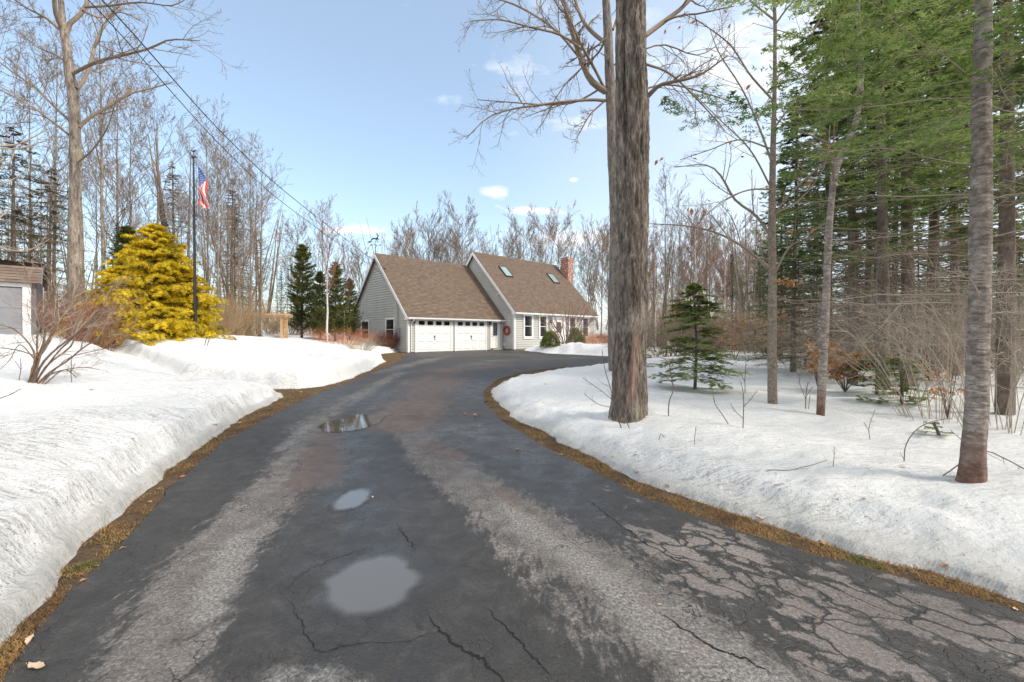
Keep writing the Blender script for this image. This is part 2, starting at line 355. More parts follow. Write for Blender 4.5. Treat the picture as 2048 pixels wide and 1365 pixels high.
def folmat(name, cs, sc1=1.6, trans=.25):
    M = NT(name); v = M.map(); n = M.noise(v, sc1, 4, .6); n2 = M.noise(v, sc1*9, 3, .6)
    f = M.math('ADD', M.math('MULTIPLY', n, .6), M.math('MULTIPLY', n2, .4)); c = M.ramp(f, [(.36, cs[0]), (.5, cs[1]), (.64, cs[2])])
    M.col(c); M.rough(.55); M.b.inputs['Specular IOR Level'].default_value = .3
    tr = M.n('ShaderNodeBsdfTranslucent'); M.l(c, tr.inputs[0]); ms = M.n('ShaderNodeMixShader'); ms.inputs[0].default_value = trans
    M.l(M.b.outputs[0], ms.inputs[1]); M.l(tr.outputs[0], ms.inputs[2]); M.l(ms.outputs[0], M.o.inputs[0]); return M.m
fol_fir = folmat('fir_needles', ((.08, .14, .04), (.18, .26, .07), (.36, .43, .15)), 1.2, .5)
fol_dark = folmat('dark_fir_needles', ((.06, .10, .03), (.135, .185, .055), (.26, .31, .11)), 1.0, .45)
fol_hem = folmat('hemlock_needles', ((.17, .22, .06), (.30, .36, .12), (.46, .50, .20)), 2, .6)
fol_arb = folmat('arborvitae_leaves', ((.05, .075, .02), (.14, .16, .04), (.29, .28, .08)), .8, .35)
fol_gold = folmat('golden_cypress_leaves', ((.22, .19, .02), (.68, .50, .014), (.92, .74, .05)), 1.5, .35)
fol_box = folmat('boxwood_leaves', ((.07, .10, .01), (.15, .20, .02), (.26, .32, .04)), 3, .2)
fol_brown = folmat('dead_brown_leaves', ((.30, .12, .04), (.50, .24, .09), (.68, .42, .20)), 3, .3)
fol_rust = folmat('rusty_conifer_leaves', ((.09, .06, .02), (.20, .10, .035), (.30, .13, .06)), 1, .2)
leaf_m = nmat('dry_leaf', [(.3, (.32, .12, .05)), (.7, (.58, .33, .17))], 9, rough=.75, trans=.2)
leaf_pale = nmat('pale_dry_leaf', [(.3, (.50, .36, .24)), (.7, (.72, .58, .44))], 9, rough=.75, trans=.15)
def snowmat():
    M = NT('snow'); v = M.map(); d = M.attr('dirt'); ice = M.attr('ice')
    n = M.noise(v, 34, 8, .8); st = M.noise(M.map((.8, 6.5, 1)), 6, 8, .72, .6); big = M.noise(v, 1.1, 5, .6)
    sp = M.noise(v, 110, 3, .6); sp2 = M.noise(v, 42, 2, .5)
    m = M.ramp(n, [(.50, 0.), (.70, 1.)]); m2 = M.ramp(st, [(.50, 0.), (.70, 1.)]); m3 = M.ramp(sp, [(.60, 0.), (.67, 1.)]); m4 = M.ramp(sp2, [(.69, 0.), (.73, 1.)])
    bm_ = M.ramp(big, [(.35, .35), (.65, 1.25)])
    dd = M.math('ADD', M.math('ADD', M.math('MULTIPLY', m, .62), M.math('MULTIPLY', m2, .62)), M.math('MULTIPLY', m3, .8))
    dd = M.math('MULTIPLY', M.math('MULTIPLY', dd, bm_), d); dd = M.math('ADD', dd, M.math('MULTIPLY', m4, .75), True)
    c = M.mix(dd, (.80, .805, .805), (.12, .108, .09))
    c = M.mix(M.math('MULTIPLY', ice, .7), c, (.44, .435, .41))
    M.col(c); M.rough(.75); M.b.inputs['Specular IOR Level'].default_value = .25
    h = M.math('ADD', M.math('MULTIPLY', M.noise(v, 30, 8, .75), .7), M.math('MULTIPLY', M.noise(M.map((1, 2.6, 1)), 7, 6, .6), .9)); M.bump(h, 1.0, .035); return M.m
snow_m = snowmat()
def groundmat():
    M = NT('verge_soil'); v = M.map(); n = M.noise(v, 3.5, 6, .6); n2 = M.noise(v, 60, 5, .7); n3 = M.noise(v, 1.1, 3)
    c = M.ramp(n, [(.3, (.04, .026, .016)), (.45, (.11, .066, .03)), (.6, (.17, .10, .04)), (.75, (.08, .08, .022))])
    c = M.mix(M.ramp(n2, [(.38, .8), (.6, 0.)]), c, (.035, .022, .013)); M.col(c); M.rough(.95); M.bump(n2, .9, .03); return M.m
ground_m = groundmat()
grass_m = nmat('dead_grass_blades', [(.28, (.075, .04, .02)), (.44, (.24, .135, .05)), (.54, (.36, .215, .08)), (.64, (.13, .135, .03))], 3.2, 5, rough=.8, trans=.2)
def asphaltmat():
    M = NT('asphalt'); v = M.map()
    worn, brown, patch, wet, pale = [M.attr(a) for a in ('worn', 'brown', 'patch', 'wet', 'pale')]
    fine = M.noise(v, 230, 3, .7); fine2 = M.noise(v, 70, 5, .75); mid = M.noise(v, 7, 8, .68, .5); streak = M.noise(M.map((3.2, 1.1, 1)), 5.5, 9, .72, .8); big = M.noise(v, 1.4, 5, .6)
    base = M.ramp(mid, [(.3, (.022, .0215, .021)), (.55, (.042, .040, .038)), (.75, (.078, .073, .068))])
    # worn grey aggregate, broken up at its edges
    wk = M.math('ADD', M.math('MULTIPLY', worn, .95), M.math('SUBTRACT', M.math('ADD', M.math('MULTIPLY', streak, 1.7), M.math('MULTIPLY', M.noise(v, 24, 8, .8), .9)), 1.52)); wk = M.ramp(wk, [(.22, 0.), (.45, 1.)])
    wcol = M.ramp(M.math('ADD', M.math('MULTIPLY', fine2, .55), M.math('MULTIPLY', mid, .45)), [(.34, (.070, .064, .060)), (.5, (.145, .132, .124)), (.66, (.29, .27, .255))])
    c = M.mix(M.math('MULTIPLY', wk, .88), base, wcol)
    bk = M.math('ADD', brown, M.math('SUBTRACT', M.math('ADD', M.math('MULTIPLY', streak, 1.5), M.math('MULTIPLY', M.noise(v, 20, 8, .8), .7)), 1.30)); bk = M.ramp(bk, [(.30, 0.), (.42, 1.)])
    c = M.mix(M.math('MULTIPLY', bk, .8), c, M.ramp(mid, [(.3, (.085, .060, .052)), (.7, (.16, .118, .102))]))
    # dried pinkish islands bounded by sealed cracks
    dist = M.n('ShaderNodeVectorMath', operation='ADD'); nz = M.n('ShaderNodeTexNoise'); nz.inputs['Scale'].default_value = 5; nz.inputs['Detail'].default_value = 6; M.l(v, nz.inputs['Vector'])
    sc_ = M.n('ShaderNodeVectorMath', operation='SCALE'); sc_.inputs['Scale'].default_value = .26; M.l(nz.outputs['Color'], sc_.inputs[0]); _mp = M.n('ShaderNodeMapping'); _mp.inputs['Rotation'].default_value = (0, 0, math.radians(48)); _mp.inputs['Scale'].default_value = (.62, 1.35, 1); _vr = M.n('ShaderNodeVectorRotate'); _vr.rotation_type = 'Z_AXIS'; _vr.inputs['Angle'].default_value = math.radians(48); M.l(v, _vr.inputs['Vector']); _mp.inputs['Rotation'].default_value = (0, 0, 0); M.l(_vr.outputs[0], _mp.inputs[0]); M.l(_mp.outputs[0], dist.inputs[0]); M.l(sc_.outputs[0], dist.inputs[1])
    dv = dist.outputs[0]
    e = M.vor(dv, 6.4); ragged = M.math('MULTIPLY', M.noise(v, 30, 9, .85), 1.5); zone = M.math('MULTIPLY', M.noise(v, 3.2, 5, .65), 1.9)
    isl = M.math('ADD', M.math('ADD', M.math('MULTIPLY', e, 1.1), M.math('MULTIPLY', patch, .60)), M.math('SUBTRACT', M.math('ADD', ragged, zone), 2.18))
    im = M.math('MULTIPLY', M.math('MULTIPLY', M.ramp(isl, [(.17, 0.), (.21, 1.)]), M.ramp(patch, [(.12, 0.), (.3, 1.)])), M.ramp(e, [(.035, 0.), (.06, 1.)]))
    icol = M.ramp(M.math('ADD', M.math('MULTIPLY', fine2, .4), M.math('MULTIPLY', big, .6)), [(.35, (.10, .09, .083)), (.5, (.165, .143, .134)), (.65, (.235, .205, .192))])
    c = M.mix(im, c, icol)
    pk = M.math('ADD', pale, M.math('SUBTRACT', M.math('MULTIPLY', M.noise(v, 9, 8, .75), 1.6), .95)); pk = M.ramp(pk, [(.2, 0.), (.6, 1.)])
    c = M.mix(M.math('MULTIPLY', pk, .75), c, M.ramp(fine2, [(.35, (.10, .095, .09)), (.65, (.34, .325, .31))]))
    # cracks
    ck = M.ramp(e, [(0.0, 1.), (.020, 0.)]); ckm = M.ramp(M.math('ADD', M.noise(v, 1.2, 3), M.math('MULTIPLY', patch, .35)), [(.52, 0.), (.66, 1.)])
    e2 = M.vor(dv, 14); ck2 = M.math('MULTIPLY', M.ramp(e2, [(0., .9), (.02, 0.)]), M.ramp(M.noise(v, 2.3, 3), [(.5, 0.), (.6, 1.)]))
    cr = M.math('MAXIMUM', M.math('MULTIPLY', ck, ckm), ck2)
    c = M.mix(M.math('MULTIPLY', cr, .9), c, (.010, .010, .010))
    sp = M.ramp(fine, [(.66, 0.), (.74, 1.)]); c = M.mix(M.math('MULTIPLY', sp, .5), c, (.32, .31, .30))
    gr = M.ramp(M.math('ADD', M.math('MULTIPLY', fine2, .5), M.math('MULTIPLY', fine, .5)), [(.36, .45), (.50, 1.0), (.64, 1.75)])
    _mm = M.n('ShaderNodeMixRGB', blend_type='MULTIPLY'); _mm.inputs[0].default_value = .85; M.l(c, _mm.inputs[1]); M.l(gr, _mm.inputs[2]); c = _mm.outputs[0]
    dryness = M.math('MAXIMUM', M.math('MAXIMUM', wk, im), bk)
    wt = M.math('MULTIPLY', wet, M.ramp(M.noise(v, 4, 6, .65), [(.35, .4), (.6, 1.)]))
    c = M.mix(M.math('MULTIPLY', wt, .35), c, (.024, .024, .025))
    M.col(c); r = M.math('ADD', .62, M.math('MULTIPLY', dryness, .25)); r = M.math('SUBTRACT', r, M.math('MULTIPLY', wt, .47), True); M.rough(r)
    h = M.math('SUBTRACT', M.math('ADD', M.math('MULTIPLY', fine, .4), M.math('MULTIPLY', fine2, .8)), M.math('MULTIPLY', cr, 1.0))
    x = M.n('ShaderNodeBump'); x.inputs['Distance'].default_value = .012; M.l(h, x.inputs['Height'])
    M.l(M.math('SUBTRACT', .75, M.math('MULTIPLY', wt, .62)), x.inputs['Strength']); M.l(x.outputs[0], M.b.inputs['Normal'])
    return M.m
asphalt_m = asphaltmat()
def watermat():
    M = NT('puddle_water'); M.col((.105, .098, .088)); M.rough(.03); M.b.inputs['IOR'].default_value = 1.55; M.b.inputs['Specular IOR Level'].default_value = .8
    a = M.attr('edge'); tr = M.n('ShaderNodeBsdfTransparent'); ms = M.n('ShaderNodeMixShader'); M.l(M.math('MULTIPLY', a, 1.0, True), ms.inputs[0])
    M.l(tr.outputs[0], ms.inputs[1]); M.l(M.b.outputs[0], ms.inputs[2]); M.l(ms.outputs[0], M.o.inputs[0])
    M.bump(M.noise(M.map(), 7, 2), .03, .01); return M.m
water_m = watermat()

# ------------------------------------------------------------------ terrain
def G(L): return [tuple(gp(*p)) for p in L]
RA = [(-1.74, -4.0), (-1.74, .5)]+G([(0, 1317), (59, 1250), (104, 1194), (158, 1119), (194, 1074), (252, 1016), (311, 966), (342, 935), (387, 903), (428, 872), (486, 836), (570, 793)])
RA += [(-4.9, 8.15), (-7.2, 8.9), (-11.0, 11.3), (-12.1, 12.6), (-13.2, 14.0), (-14, 20), (-16, 60), (-160, 130), (-60, -4)]
RB = [(-4.95, 8.95), (-4.45, 9.0), (-4.17, 9.5), (-4.17, 11.1), (-4.6, 14.0), (-5.3, 18.0), (-5.75, 19.3), (-6.7, 21.0), (-7.6, 23.5), (-7.9, 25.5), (-7.5, 27.4), (-7.35, 28.1), (-12.6, 34.0), (-12, 60), (-5, 140), (-160, 140), (-16, 60), (-13.6, 20), (-12.9, 14.2), (-11.9, 12.7), (-10.6, 11.6), (-7.4, 9.6)]
RC = [(3.4, -4), (3.3, .5), (2.75, 1.3)]+G([(2048, 1196), (1821, 1128), (1614, 1070), (1407, 1001), (1283, 962), (1200, 919), (1100, 870), (1020, 830), (985, 800), (983, 782), (1010, 765), (1100, 747)])
RC += [(2.9, 14.4), (4.2, 16.2), (6.0, 18.2), (8.4, 20.2), (10, 22), (14, 26), (160, 80), (160, -4)]
RD = [(.9, 31.6), (1.15, 29.6), (2.2, 25.9), (4.6, 23.0), (6.6, 21.9), (9, 21.6), (12, 22), (60, 26), (160, 60), (160, 140), (-8, 140), (-8, 60), (6, 38)]
RT = [(-5.6, 8.2), (-5.9, 9.6), (-8, 10.5), (-11, 13), (-13, 16), (-15, 16), (-14, 12), (-11, 10.4), (-7.2, 8.3)]
LAWN = G([(300, 970), (400, 890), (480, 830), (568, 793)])+[(-4.17, 11.1), (-4.6, 14.0), (-5.3, 18.0), (-7.6, 23.5), (-8, 27)]
def HS(x, y):
    """snow surface height; negative where there is none"""
    x = np.asarray(x, float); y = np.asarray(y, float)
    n1 = fbm(x*2.2, y*2.2, 0, 3, 5); n2 = fbm(x*.55, y*.55, 0, 3, 9); n3 = fbm(x*7, y*7, 0, 3, 15); n4 = fbm(x*1.1, y*3.0, 0, 3, 33)
    dA = sdist(x, y, RA)+.005+.03*n1+.03*n2+.012*n3; dB = sdist(x, y, RB)+.06*n1; dC = sdist(x, y, RC)+.035*n1+.03*n2+.015*n3; dD = sdist(x, y, RD)+.12*n1
    lip = .15+.07*n1
    dl_ = ldist(x, y, LAWN)*(x < -1.5); rise = .72*sm(1.2, 7.5, dl_)*sm(4.5, 9.5, y)-.5*sm(11, 30, dl_)
    hA = .012+.055*sm(0, .07, dA)+.19*sm(lip-.06, lip+.13, dA)+.075*sm(.28, .75+.2*n1, dA)+.03*dA.clip(0, 4)+rise
    hB = .012+.08*sm(0, .12, dB)+.24*sm(.10+.04*n1, .22, dB)+.10*sm(.25, .9, dB)+rise+.12*sm(.5, 3, dB)
    hC = .012+.03*sm(0, .10, dC)+.115*sm(.08+.05*n1, .36+.1*n1, dC)+.075*sm(.3, 1.1, dC)-.05*sm(1.3, 2.4, dC)-.012*(x-3).clip(0, 30)*sm(3, 9, dC)
    pile = .34*np.exp(-(((x-3.3)/1.3)**2+((y-25.4)/.9)**2))+.30*np.exp(-(((x-1.6)/.5)**2+((y-28)/1.3)**2))
    hD = .012+.10*sm(0, .3, dD)+.27*sm(.2, 1.0, dD)+pile*sm(0, .8, dD)+.08*sm(2, 6, dD)-.06*(x-9).clip(0, 30)
    am = sm(.1, 1.0, np.maximum.reduce([dA, dB, dC, dD]))
    rel = .016*n1+.045*n2+.006*n3+.012*n4
    bank = np.exp(-((dC-.45)/.28)**2)*.035*fbm(x*4.0, y*4.0, 0, 2, 77)+np.exp(-((dA-.3)/.22)**2)*.028*fbm(x*5, y*5, 0, 2, 78)
    hT = .03+rise+.02*n1; dT = sdist(x, y, RT)
    h = np.maximum.reduce([np.where(dT > 0, hT, -1), np.where(dA > 0, hA, -1), np.where(dB > 0, hB, -1), np.where(dC > 0, hC, -1), np.where(dD > 0, hD, -1)])
    for tx, ty, tr in WELLS: h = h-np.where(h > 0, .05*np.exp(-((x-tx)**2+(y-ty)**2)/(tr*tr)), 0)
    h = np.where(h > 0, h+rel*(.35+.65*am)+bank, h)
    D = np.maximum.reduce([dA, dB, dC, dD, dT])
    return -.02+(np.maximum(h, .004)+.02)*np.clip(D/.035, 0, 1), D, dA, dB, dC, dD
WELLS = [(3.16, 2.92, .22), (1.24, 4.65, .35), (3.6, 5.9, .2), (3.75, 5.2, .2), (-6.6, 5.9, .3), (3.0, 7.1, .3)]
def H1(x, y): return max(0.0, float(HS(np.array([x]), np.array([y]))[0][0]))
def place(px, py, ymax=80):
    Y = np.geomspace(1.0, ymax, 900); X = (px-1024)/F*Y; Z = CH-(py-HOR)/F*Y; h = np.maximum(HS(X, Y)[0], 0)
    i = np.nonzero(Z <= h)[0]; i = i[0] if len(i) else len(Y)-1
    return np.array([X[i], Y[i], h[i]])
def fan(y0, y1, kmax, nk, r1=.006, r2=.015, ysw=15):
    ys = np.concatenate([np.exp(np.arange(math.log(y0), math.log(min(ysw, y1)), r1)), np.exp(np.arange(math.log(ysw), math.log(y1), r2)) if y1 > ysw else []])
    ks = np.linspace(-kmax, kmax, nk); Y, K = np.meshgrid(ys, ks, indexing='ij'); return K*Y, Y
def gridfaces(keep):
    r, c = keep.shape; idx = np.arange(r*c).reshape(r, c)
    f = np.stack([idx[:-1, :-1], idx[:-1, 1:], idx[1:, 1:], idx[1:, :-1]], -1)
    k = keep[:-1, :-1] | keep[:-1, 1:] | keep[1:, 1:] | keep[1:, :-1]
    return f[k]
def compact(V, f, extra):
    u, inv = np.unique(f, return_inverse=True); return V[u], inv.reshape(f.shape), [e[u] for e in extra]
X, Y = fan(.75, 135, 1.75, 820)
h, D, dA, dB, dC, dD = HS(X, Y)
f = gridfaces(D > 0)
nearr = fbm(X*.8, Y*.8, 0, 3, 40)
dirt = .55+.55*np.exp(-((dA-.5)/.7)**2)+.5*np.exp(-((dA-1.2)/.8)**2)*np.exp(-((Y-2.3)/1.5)**2)+.25*nearr+.45*np.exp(-(dC/.25)**2)*(dC > 0)+.7*sm(3.5, 9, dC)*0+.35*np.exp(-((dD-.35)/.45)**2)*(dD > -.1)
ice = np.maximum(np.where(dA > 0, 1-sm(.07, .16, dA), 0), np.where(dC > 0, (1-sm(.08, .26, dC))*.9, 0)); ice = np.maximum(ice, np.where(dB > 0, 1-sm(.08, .22, dB), 0)*.5)
V = np.stack([X, Y, h], -1).reshape(-1, 3); V, f, (dirt_, ice_) = compact(V, f, [dirt.ravel(), ice.ravel()])
ob('snow', mkmesh('snow', [(V, f)], snow_m, attrs={'dirt': np.clip(dirt_, 0, 1.3), 'ice': ice_}), kind='structure')
# ground under everything
gx = np.concatenate([-np.geomspace(700, .5, 46), [0], np.geomspace(.5, 700, 46)]); gy = np.concatenate([-np.geomspace(60, .5, 12), [0], np.geomspace(.5, 900, 60)])
X, Y = np.meshgrid(gx, gy, indexing='xy'); Z = np.full(X.shape, -.012)
ob('ground', mkmesh('ground', [(np.stack([X, Y, Z], -1).reshape(-1, 3), gridfaces(np.ones(X.shape, bool)))], ground_m), kind='structure')
# driveway
DL = [(-1.62, -4), (-1.60, .6)]+G([(10, 1362), (27, 1336), (75, 1275), (149, 1182), (212, 1124), (288, 1043), (342, 975), (396, 930), (450, 885), (572, 818), (640, 787), (740, 750)])+[(-4.75, 18.0), (-5.35, 21.0), (-5.9, 24.0), (-6.15, 26.7), (-6.6, 27.6)]
DR = [(.2, 33.5), (1.7, 31.5), (2.6, 27), (5, 24.2), (8, 22.8), (9.5, 22.4), (8.1, 19.6), (6, 17.6), (4.3, 15.7), (3.0, 14.0)]+G([(1120, 734), (1040, 745), (992, 760), (966, 783), (968, 806), (1002, 842), (1080, 890), (1200, 953), (1283, 993), (1407, 1041), (1614, 1107), (1821, 1165), (2048, 1227)])+[(2.7, 1.2), (3.1, .5), (3.2, -4)]
DP = DL+DR
X, Y = fan(.75, 36, 1.75, 620, .007, .012, 12)
d = sdist(X, Y, DP)+.015*fbm(X*3, Y*3, 0, 4, 3)+.006*fbm(X*14, Y*14, 0, 2, 8)
def strokes(L):
    r = np.zeros(X.shape)
    for pts, wd, st in L:
        g = G(pts); dd = ldist(X, Y, g); r = np.maximum(r, st*np.exp(-(dd/wd)**2))
    return r
wgt = .12*fbm(X*1.3, Y*1.3, 0, 3, 21)
worn = strokes([([(250, 1420), (370, 1200), (470, 1060), (560, 960), (620, 890), (660, 845)], .26, 1.0), ([(420, 1180), (560, 1000)], .22, .8), ([(600, 860), (720, 790), (800, 745)], .35, .65),
    ([(1560, 1450), (1330, 1250), (1150, 1110), (1000, 1010), (900, 940), (820, 870), (770, 830)], .30, 1.0), ([(1200, 1300), (1050, 1120), (960, 1030)], .20, .7), ([(720, 860), (760, 800), (820, 760)], .4, .5),
    ([(870, 745), (1000, 722), (1150, 716)], 1.6, .55), ([(760, 745), (850, 722), (900, 712)], .7, .6)])
brown = strokes([([(630, 960), (650, 890), (665, 870)], .28, .85), ([(800, 850), (850, 790), (900, 760)], .75, .85), ([(640, 940), (600, 1010)], .2, .5), ([(860, 890), (900, 910)], .3, .7), ([(1000, 980), (1140, 1100), (1300, 1220), (1420, 1330)], .10, .8), ([(850, 770), (900, 740)], 1.0, .75), ([(860, 712), (1000, 709), (1100, 712)], 2.0, .62), ([(930, 740), (1000, 730)], 1.2, .6)])
patch = strokes([([(1190, 975), (1290, 1025), (1420, 1085)], .2, .5), ([(1500, 1130), (1700, 1190), (1900, 1240), (2048, 1275)], .28, 1.05), ([(1420, 1085), (1600, 1150), (1800, 1220), (2048, 1300)], .30, .95), ([(1300, 1080), (1500, 1180), (1750, 1300), (1950, 1400)], .34, 1.0), ([(1120, 950), (1250, 1010)], .2, .35), ([(1200, 1080), (1420, 1200), (1600, 1310), (1700, 1380)], .10, .7), ([(380, 1300), (345, 1370)], .07, .6), ([(640, 1365), (700, 1360)], .06, .5)])
pale = strokes([([(1010, 1015), (1180, 1130), (1350, 1270), (1460, 1370)], .13, .8), ([(1300, 1230), (1500, 1365)], .22, .7), ([(480, 1080), (420, 1220)], .12, .8), ([(560, 1350), (700, 1370)], .10, .6), ([(560, 900), (620, 850)], .12, .7)])
wet = strokes([([(746, 1164), (740, 1150)], .34, 1.25), ([(740, 1170), (720, 1050), (700, 960), (700, 880), (705, 845)], .42, 1.0), ([(930, 860), (1050, 900), (1150, 960)], .85, .95), ([(1170, 1010), (1190, 1040)], .40, 1.0), ([(760, 1330), (760, 1230)], .45, .55), ([(750, 800), (900, 770), (960, 790)], 1.6, .6), ([(1500, 1250), (1900, 1450)], .5, .3)])
worn = worn*(1-.85*np.clip(strokes([([(740, 1200), (705, 1000), (700, 880)], .33, 1.0)]), 0, 1)); worn = np.clip(worn+wgt, 0, 1)
brown = np.clip(brown+wgt, 0, 1)
PUD = [((745, 1165), .125, .20, 0), ((703, 1000), .115, .20, 1), ((706, 846), .33, .42, 2)]
Z = .0*X+.004*fbm(X*.9, Y*.9, 0, 2, 50)
f = gridfaces(d > 0); V = np.stack([X, Y, Z*0+.0], -1).reshape(-1, 3)
V, f, ex = compact(V, f, [a.ravel() for a in (worn, brown, patch, wet, pale)])
drive = ob('driveway', mkmesh('driveway', [(V, f)], asphalt_m, attrs=dict(zip(('worn', 'brown', 'patch', 'wet', 'pale'), ex))), kind='structure')
# puddles
def puddle(px, py, rx, ry, seed, soft, label, skew=0.0):
    cx_, cy_ = gp(px, py); n = 96; m = 26; th = np.arange(n)/n*2*np.pi
    rr = 1+.13*fbm(np.cos(th)*1.6+seed, np.sin(th)*1.6, seed, 3, 60); t = np.linspace(0, 1, m)
    P = np.array([[(cx_+rx*a*r*math.cos(q)+skew*ry*a*math.sin(q), cy_+ry*a*r*math.sin(q), .004) for q, r in zip(th, rr)] for a in t])
    e = (np.repeat(1-sm(1-soft, 1, t), n))**1.3
    idx = np.arange(n*m).reshape(m, n); n2 = np.roll(idx, -1, 1)
    f = np.stack([idx[:-1], idx[1:], n2[1:], n2[:-1]], -1).reshape(-1, 4)
    ob('puddle', mkmesh('puddle', [(P.reshape(-1, 3), f)], water_m, attrs={'edge': e}), kind='structure')
puddle(746, 1164, .235, .26, 1, .30, '')
puddle(706, 1000, .12, .23, 2, .40, '')
puddle(706, 846, .36, .60, 3, .10, '')
# long open crack in the tarmac, as a thin flat black ribbon
def crack(L, wd, seed):
    g = catmull(np.array([list(gp(*p))+[.0025] for p in L]), 90); g[:, 0] += .012*fbm(g[:, 1]*30, g[:, 0]*30, 0, 4, seed); g[:, 1] += .012*fbm(g[:, 1]*30, g[:, 0]*30, 5, 4, seed)
    T = norm(np.gradient(g, axis=0)); s = np.cross(T, [0, 0, 1.]); k = len(g); ww = wd*(.35+.65*np.abs(fbm(np.arange(k)*.35, 0, 0, 2, seed)))*np.sin(np.linspace(.05, np.pi-.3, k))
    V = np.vstack([g-s*ww[:, None], g+s*ww[:, None]]); i = np.arange(k-1); return V, np.stack([i, i+k, i+k+1, i+1], -1)
crack_m = nmat('crack_black', [(.3, (.006, .006, .006)), (.7, (.012, .011, .01))], 30, rough=1)
cks = [crack([(790, 1045), (815, 1080), (835, 1100)], .004, 1), crack([(855, 1225), (895, 1275), (930, 1300), (975, 1330), (1015, 1372)], .006, 2), crack([(965, 1210), (1010, 1250), (1045, 1290), (1100, 1350)], .004, 3), crack([(560, 1190), (620, 1140), (690, 1110), (740, 1095)], .0025, 4), crack([(560, 1180), (600, 1240), (640, 1300), (700, 1290), (800, 1285), (870, 1265)], .0025, 5), crack([(1150, 980), (1240, 1050), (1330, 1110), (1420, 1150)], .004, 6), crack([(1300, 1215), (1420, 1290), (1560, 1350)], .005, 7)]
ob('crack', mkmesh('crack', cks, crack_m), drive)
# verge grass
def scatter_blades(n, rng):
    c = []
    segs = [(DL[2:-3], 0, 1.0), (DR[8:-2], 0, 1.0)]
    X = []; 
    tot = 0
    k = np.exp(rng.random(n*20)*math.log(26/1.1))*1.1; a = (rng.random(n*20)*2-1)*1.5; x = a*k; y = k
    dd = sdist(x, y, DP); hs, D, *_ = HS(x, y); dl = np.minimum(ldist(x, y, DL), ldist(x, y, DR[5:]))
    ok = (dd < .012*rng.random(len(x))-.004*k*0) & (D < .04) & (dl < 1.5) & (rng.random(len(x)) < 1.5*np.exp(-(k-2)/30)) & (fbm(x*4.5, y*4.5, 0, 4, 91) > -.5+.5*rng.random(len(x))-.25); return x[ok], y[ok]
rng = np.random.default_rng(3)
gx_, gy_ = scatter_blades(60000, rng)
m = len(gx_); l = (.010+.022*rng.random(m))*np.clip(.62+gy_*.09, .8, 2.6); az = rng.random(m)*2*np.pi; lean = .6+.95*rng.random(m)
B = np.stack([gx_, gy_, np.full(m, -.008)], -1); ax = np.stack([np.cos(az), np.sin(az), 0*az], -1); sd = np.stack([-np.sin(az), np.cos(az), 0*az], -1)
wv = (.0009+.0009*rng.random(m))*np.clip(.7+gy_*.2, .9, 4.5)
tip = B+l[:, None]*(np.sin(lean)[:, None]*ax+np.cos(lean)[:, None]*np.array([0, 0, 1.]))
V = np.stack([B-sd*wv[:, None], B+sd*wv[:, None], tip], 1).reshape(-1, 3)
ob('verge_grass', mkmesh('verge_grass', [(V, np.arange(3*m).reshape(m, 3))], grass_m, smooth=False), label='matted brown and green dead grass strip between tarmac and snow banks', cat='grass', kind='stuff')

# ------------------------------------------------------------------ house (local x along its front, y to the back)
HX, HY, HA = -6.54, 27.05, math.atan2(.6805, .7328)
house = ob('house', None, label='sage grey clapboard house with brown shingle roofs, double garage wing and brick chimney', cat='house', loc=(HX, HY, 0), rot=HA)
def upx(px, v=0.0):
    k = (px-1024)/F; x0, y0 = HX-.6806*v, HY+.7328*v; return (k*y0-x0)/(.7328-.6805*k)
def zfront(px, py, v=0.0):
    u = upx(px, v); Yd = HY+.6805*u+.7328*v; return CH+(HOR-py)*Yd/F
def vpx(px, u=0.0):
    k = (px-1024)/F; x0, y0 = HX+.7328*u, HY+.6805*u; return (x0-k*y0)/(.6806+.7328*k)
def zside(px, py, u=0.0):
    v = vpx(px, u); Yd = HY+.6805*u+.7328*v; return CH+(HOR-py)*Yd/F
def siding(name, origin, ax, out, z0, z1, lo, hi, parent=house, ex=.168):
    """real overlapping courses; lo(z), hi(z) give the wall's extent"""
    o, a, w_ = map(lambda q: np.array(q, float), (origin, ax, out)); V = []; Fc = []; z = z0
    while z < z1-1e-4:
        zt = min(z+ex, z1); zg = min(z+.042, zt); l0, h0, lg, hg, l1, h1 = lo(z), hi(z), lo(zg), hi(zg), lo(zt), hi(zt); b = len(V)
        for (s, zz, d) in ((lg, zg, .036), (hg, zg, .036), (h1, zt, .026), (l1, zt, .026), (lg, zg, -.03), (hg, zg, -.03), (h0, z, -.03), (l0, z, -.03), (l0, z, .026), (h0, z, .026)):
            V.append(o+a*s+w_*(d-.022)+np.array([0, 0, zz]))
        Fc += [(b, b+1, b+2, b+3), (b+4, b+5, b+1, b), (b+7, b+6, b+5, b+4), (b+8, b+9, b+6, b+7)]; z = zt
    return ob(name, mkmesh(name, [(V, Fc)], siding_m, smooth=False), parent)
GW, GD, GE, GR = 7.98, 8.60, 2.43, 6.72      # garage width, depth, eave height, ridge height
MU0, MU1, MV0, MV1, ME, MR = 7.98, 17.79, -1.262, 8.18, 2.98, 7.76
RB_, RM = GD/2, (MV0+MV1)/2
def slope(z, e, r, half): return half*max(0.0, (z-e)/(r-e)) if z > e else 0.0
# walls: solid cores (thin boxes) and clapboards
core = [boxp(.03, .03, -.05, GW, GD-.02, GE), ]
V = np.array([(0.03, .03, GE), (.03, GD-.03, GE), (.03, RB_, GR-.05), (GW, .03, GE), (GW, GD-.03, GE), (GW, RB_, GR-.05)]); 
V2 = np.array([(MU0+.03, MV0+.03, ME), (MU0+.03, MV1-.03, ME), (MU0+.03, RM, MR-.05), (MU1-.03, MV0+.03, ME), (MU1-.03, MV1-.03, ME), (MU1-.03, RM, MR-.05)])
tri = np.array([(0, 2, 1), (3, 4, 5)]); qd = np.array([(0, 3, 5, 2), (1, 2, 5, 4)])
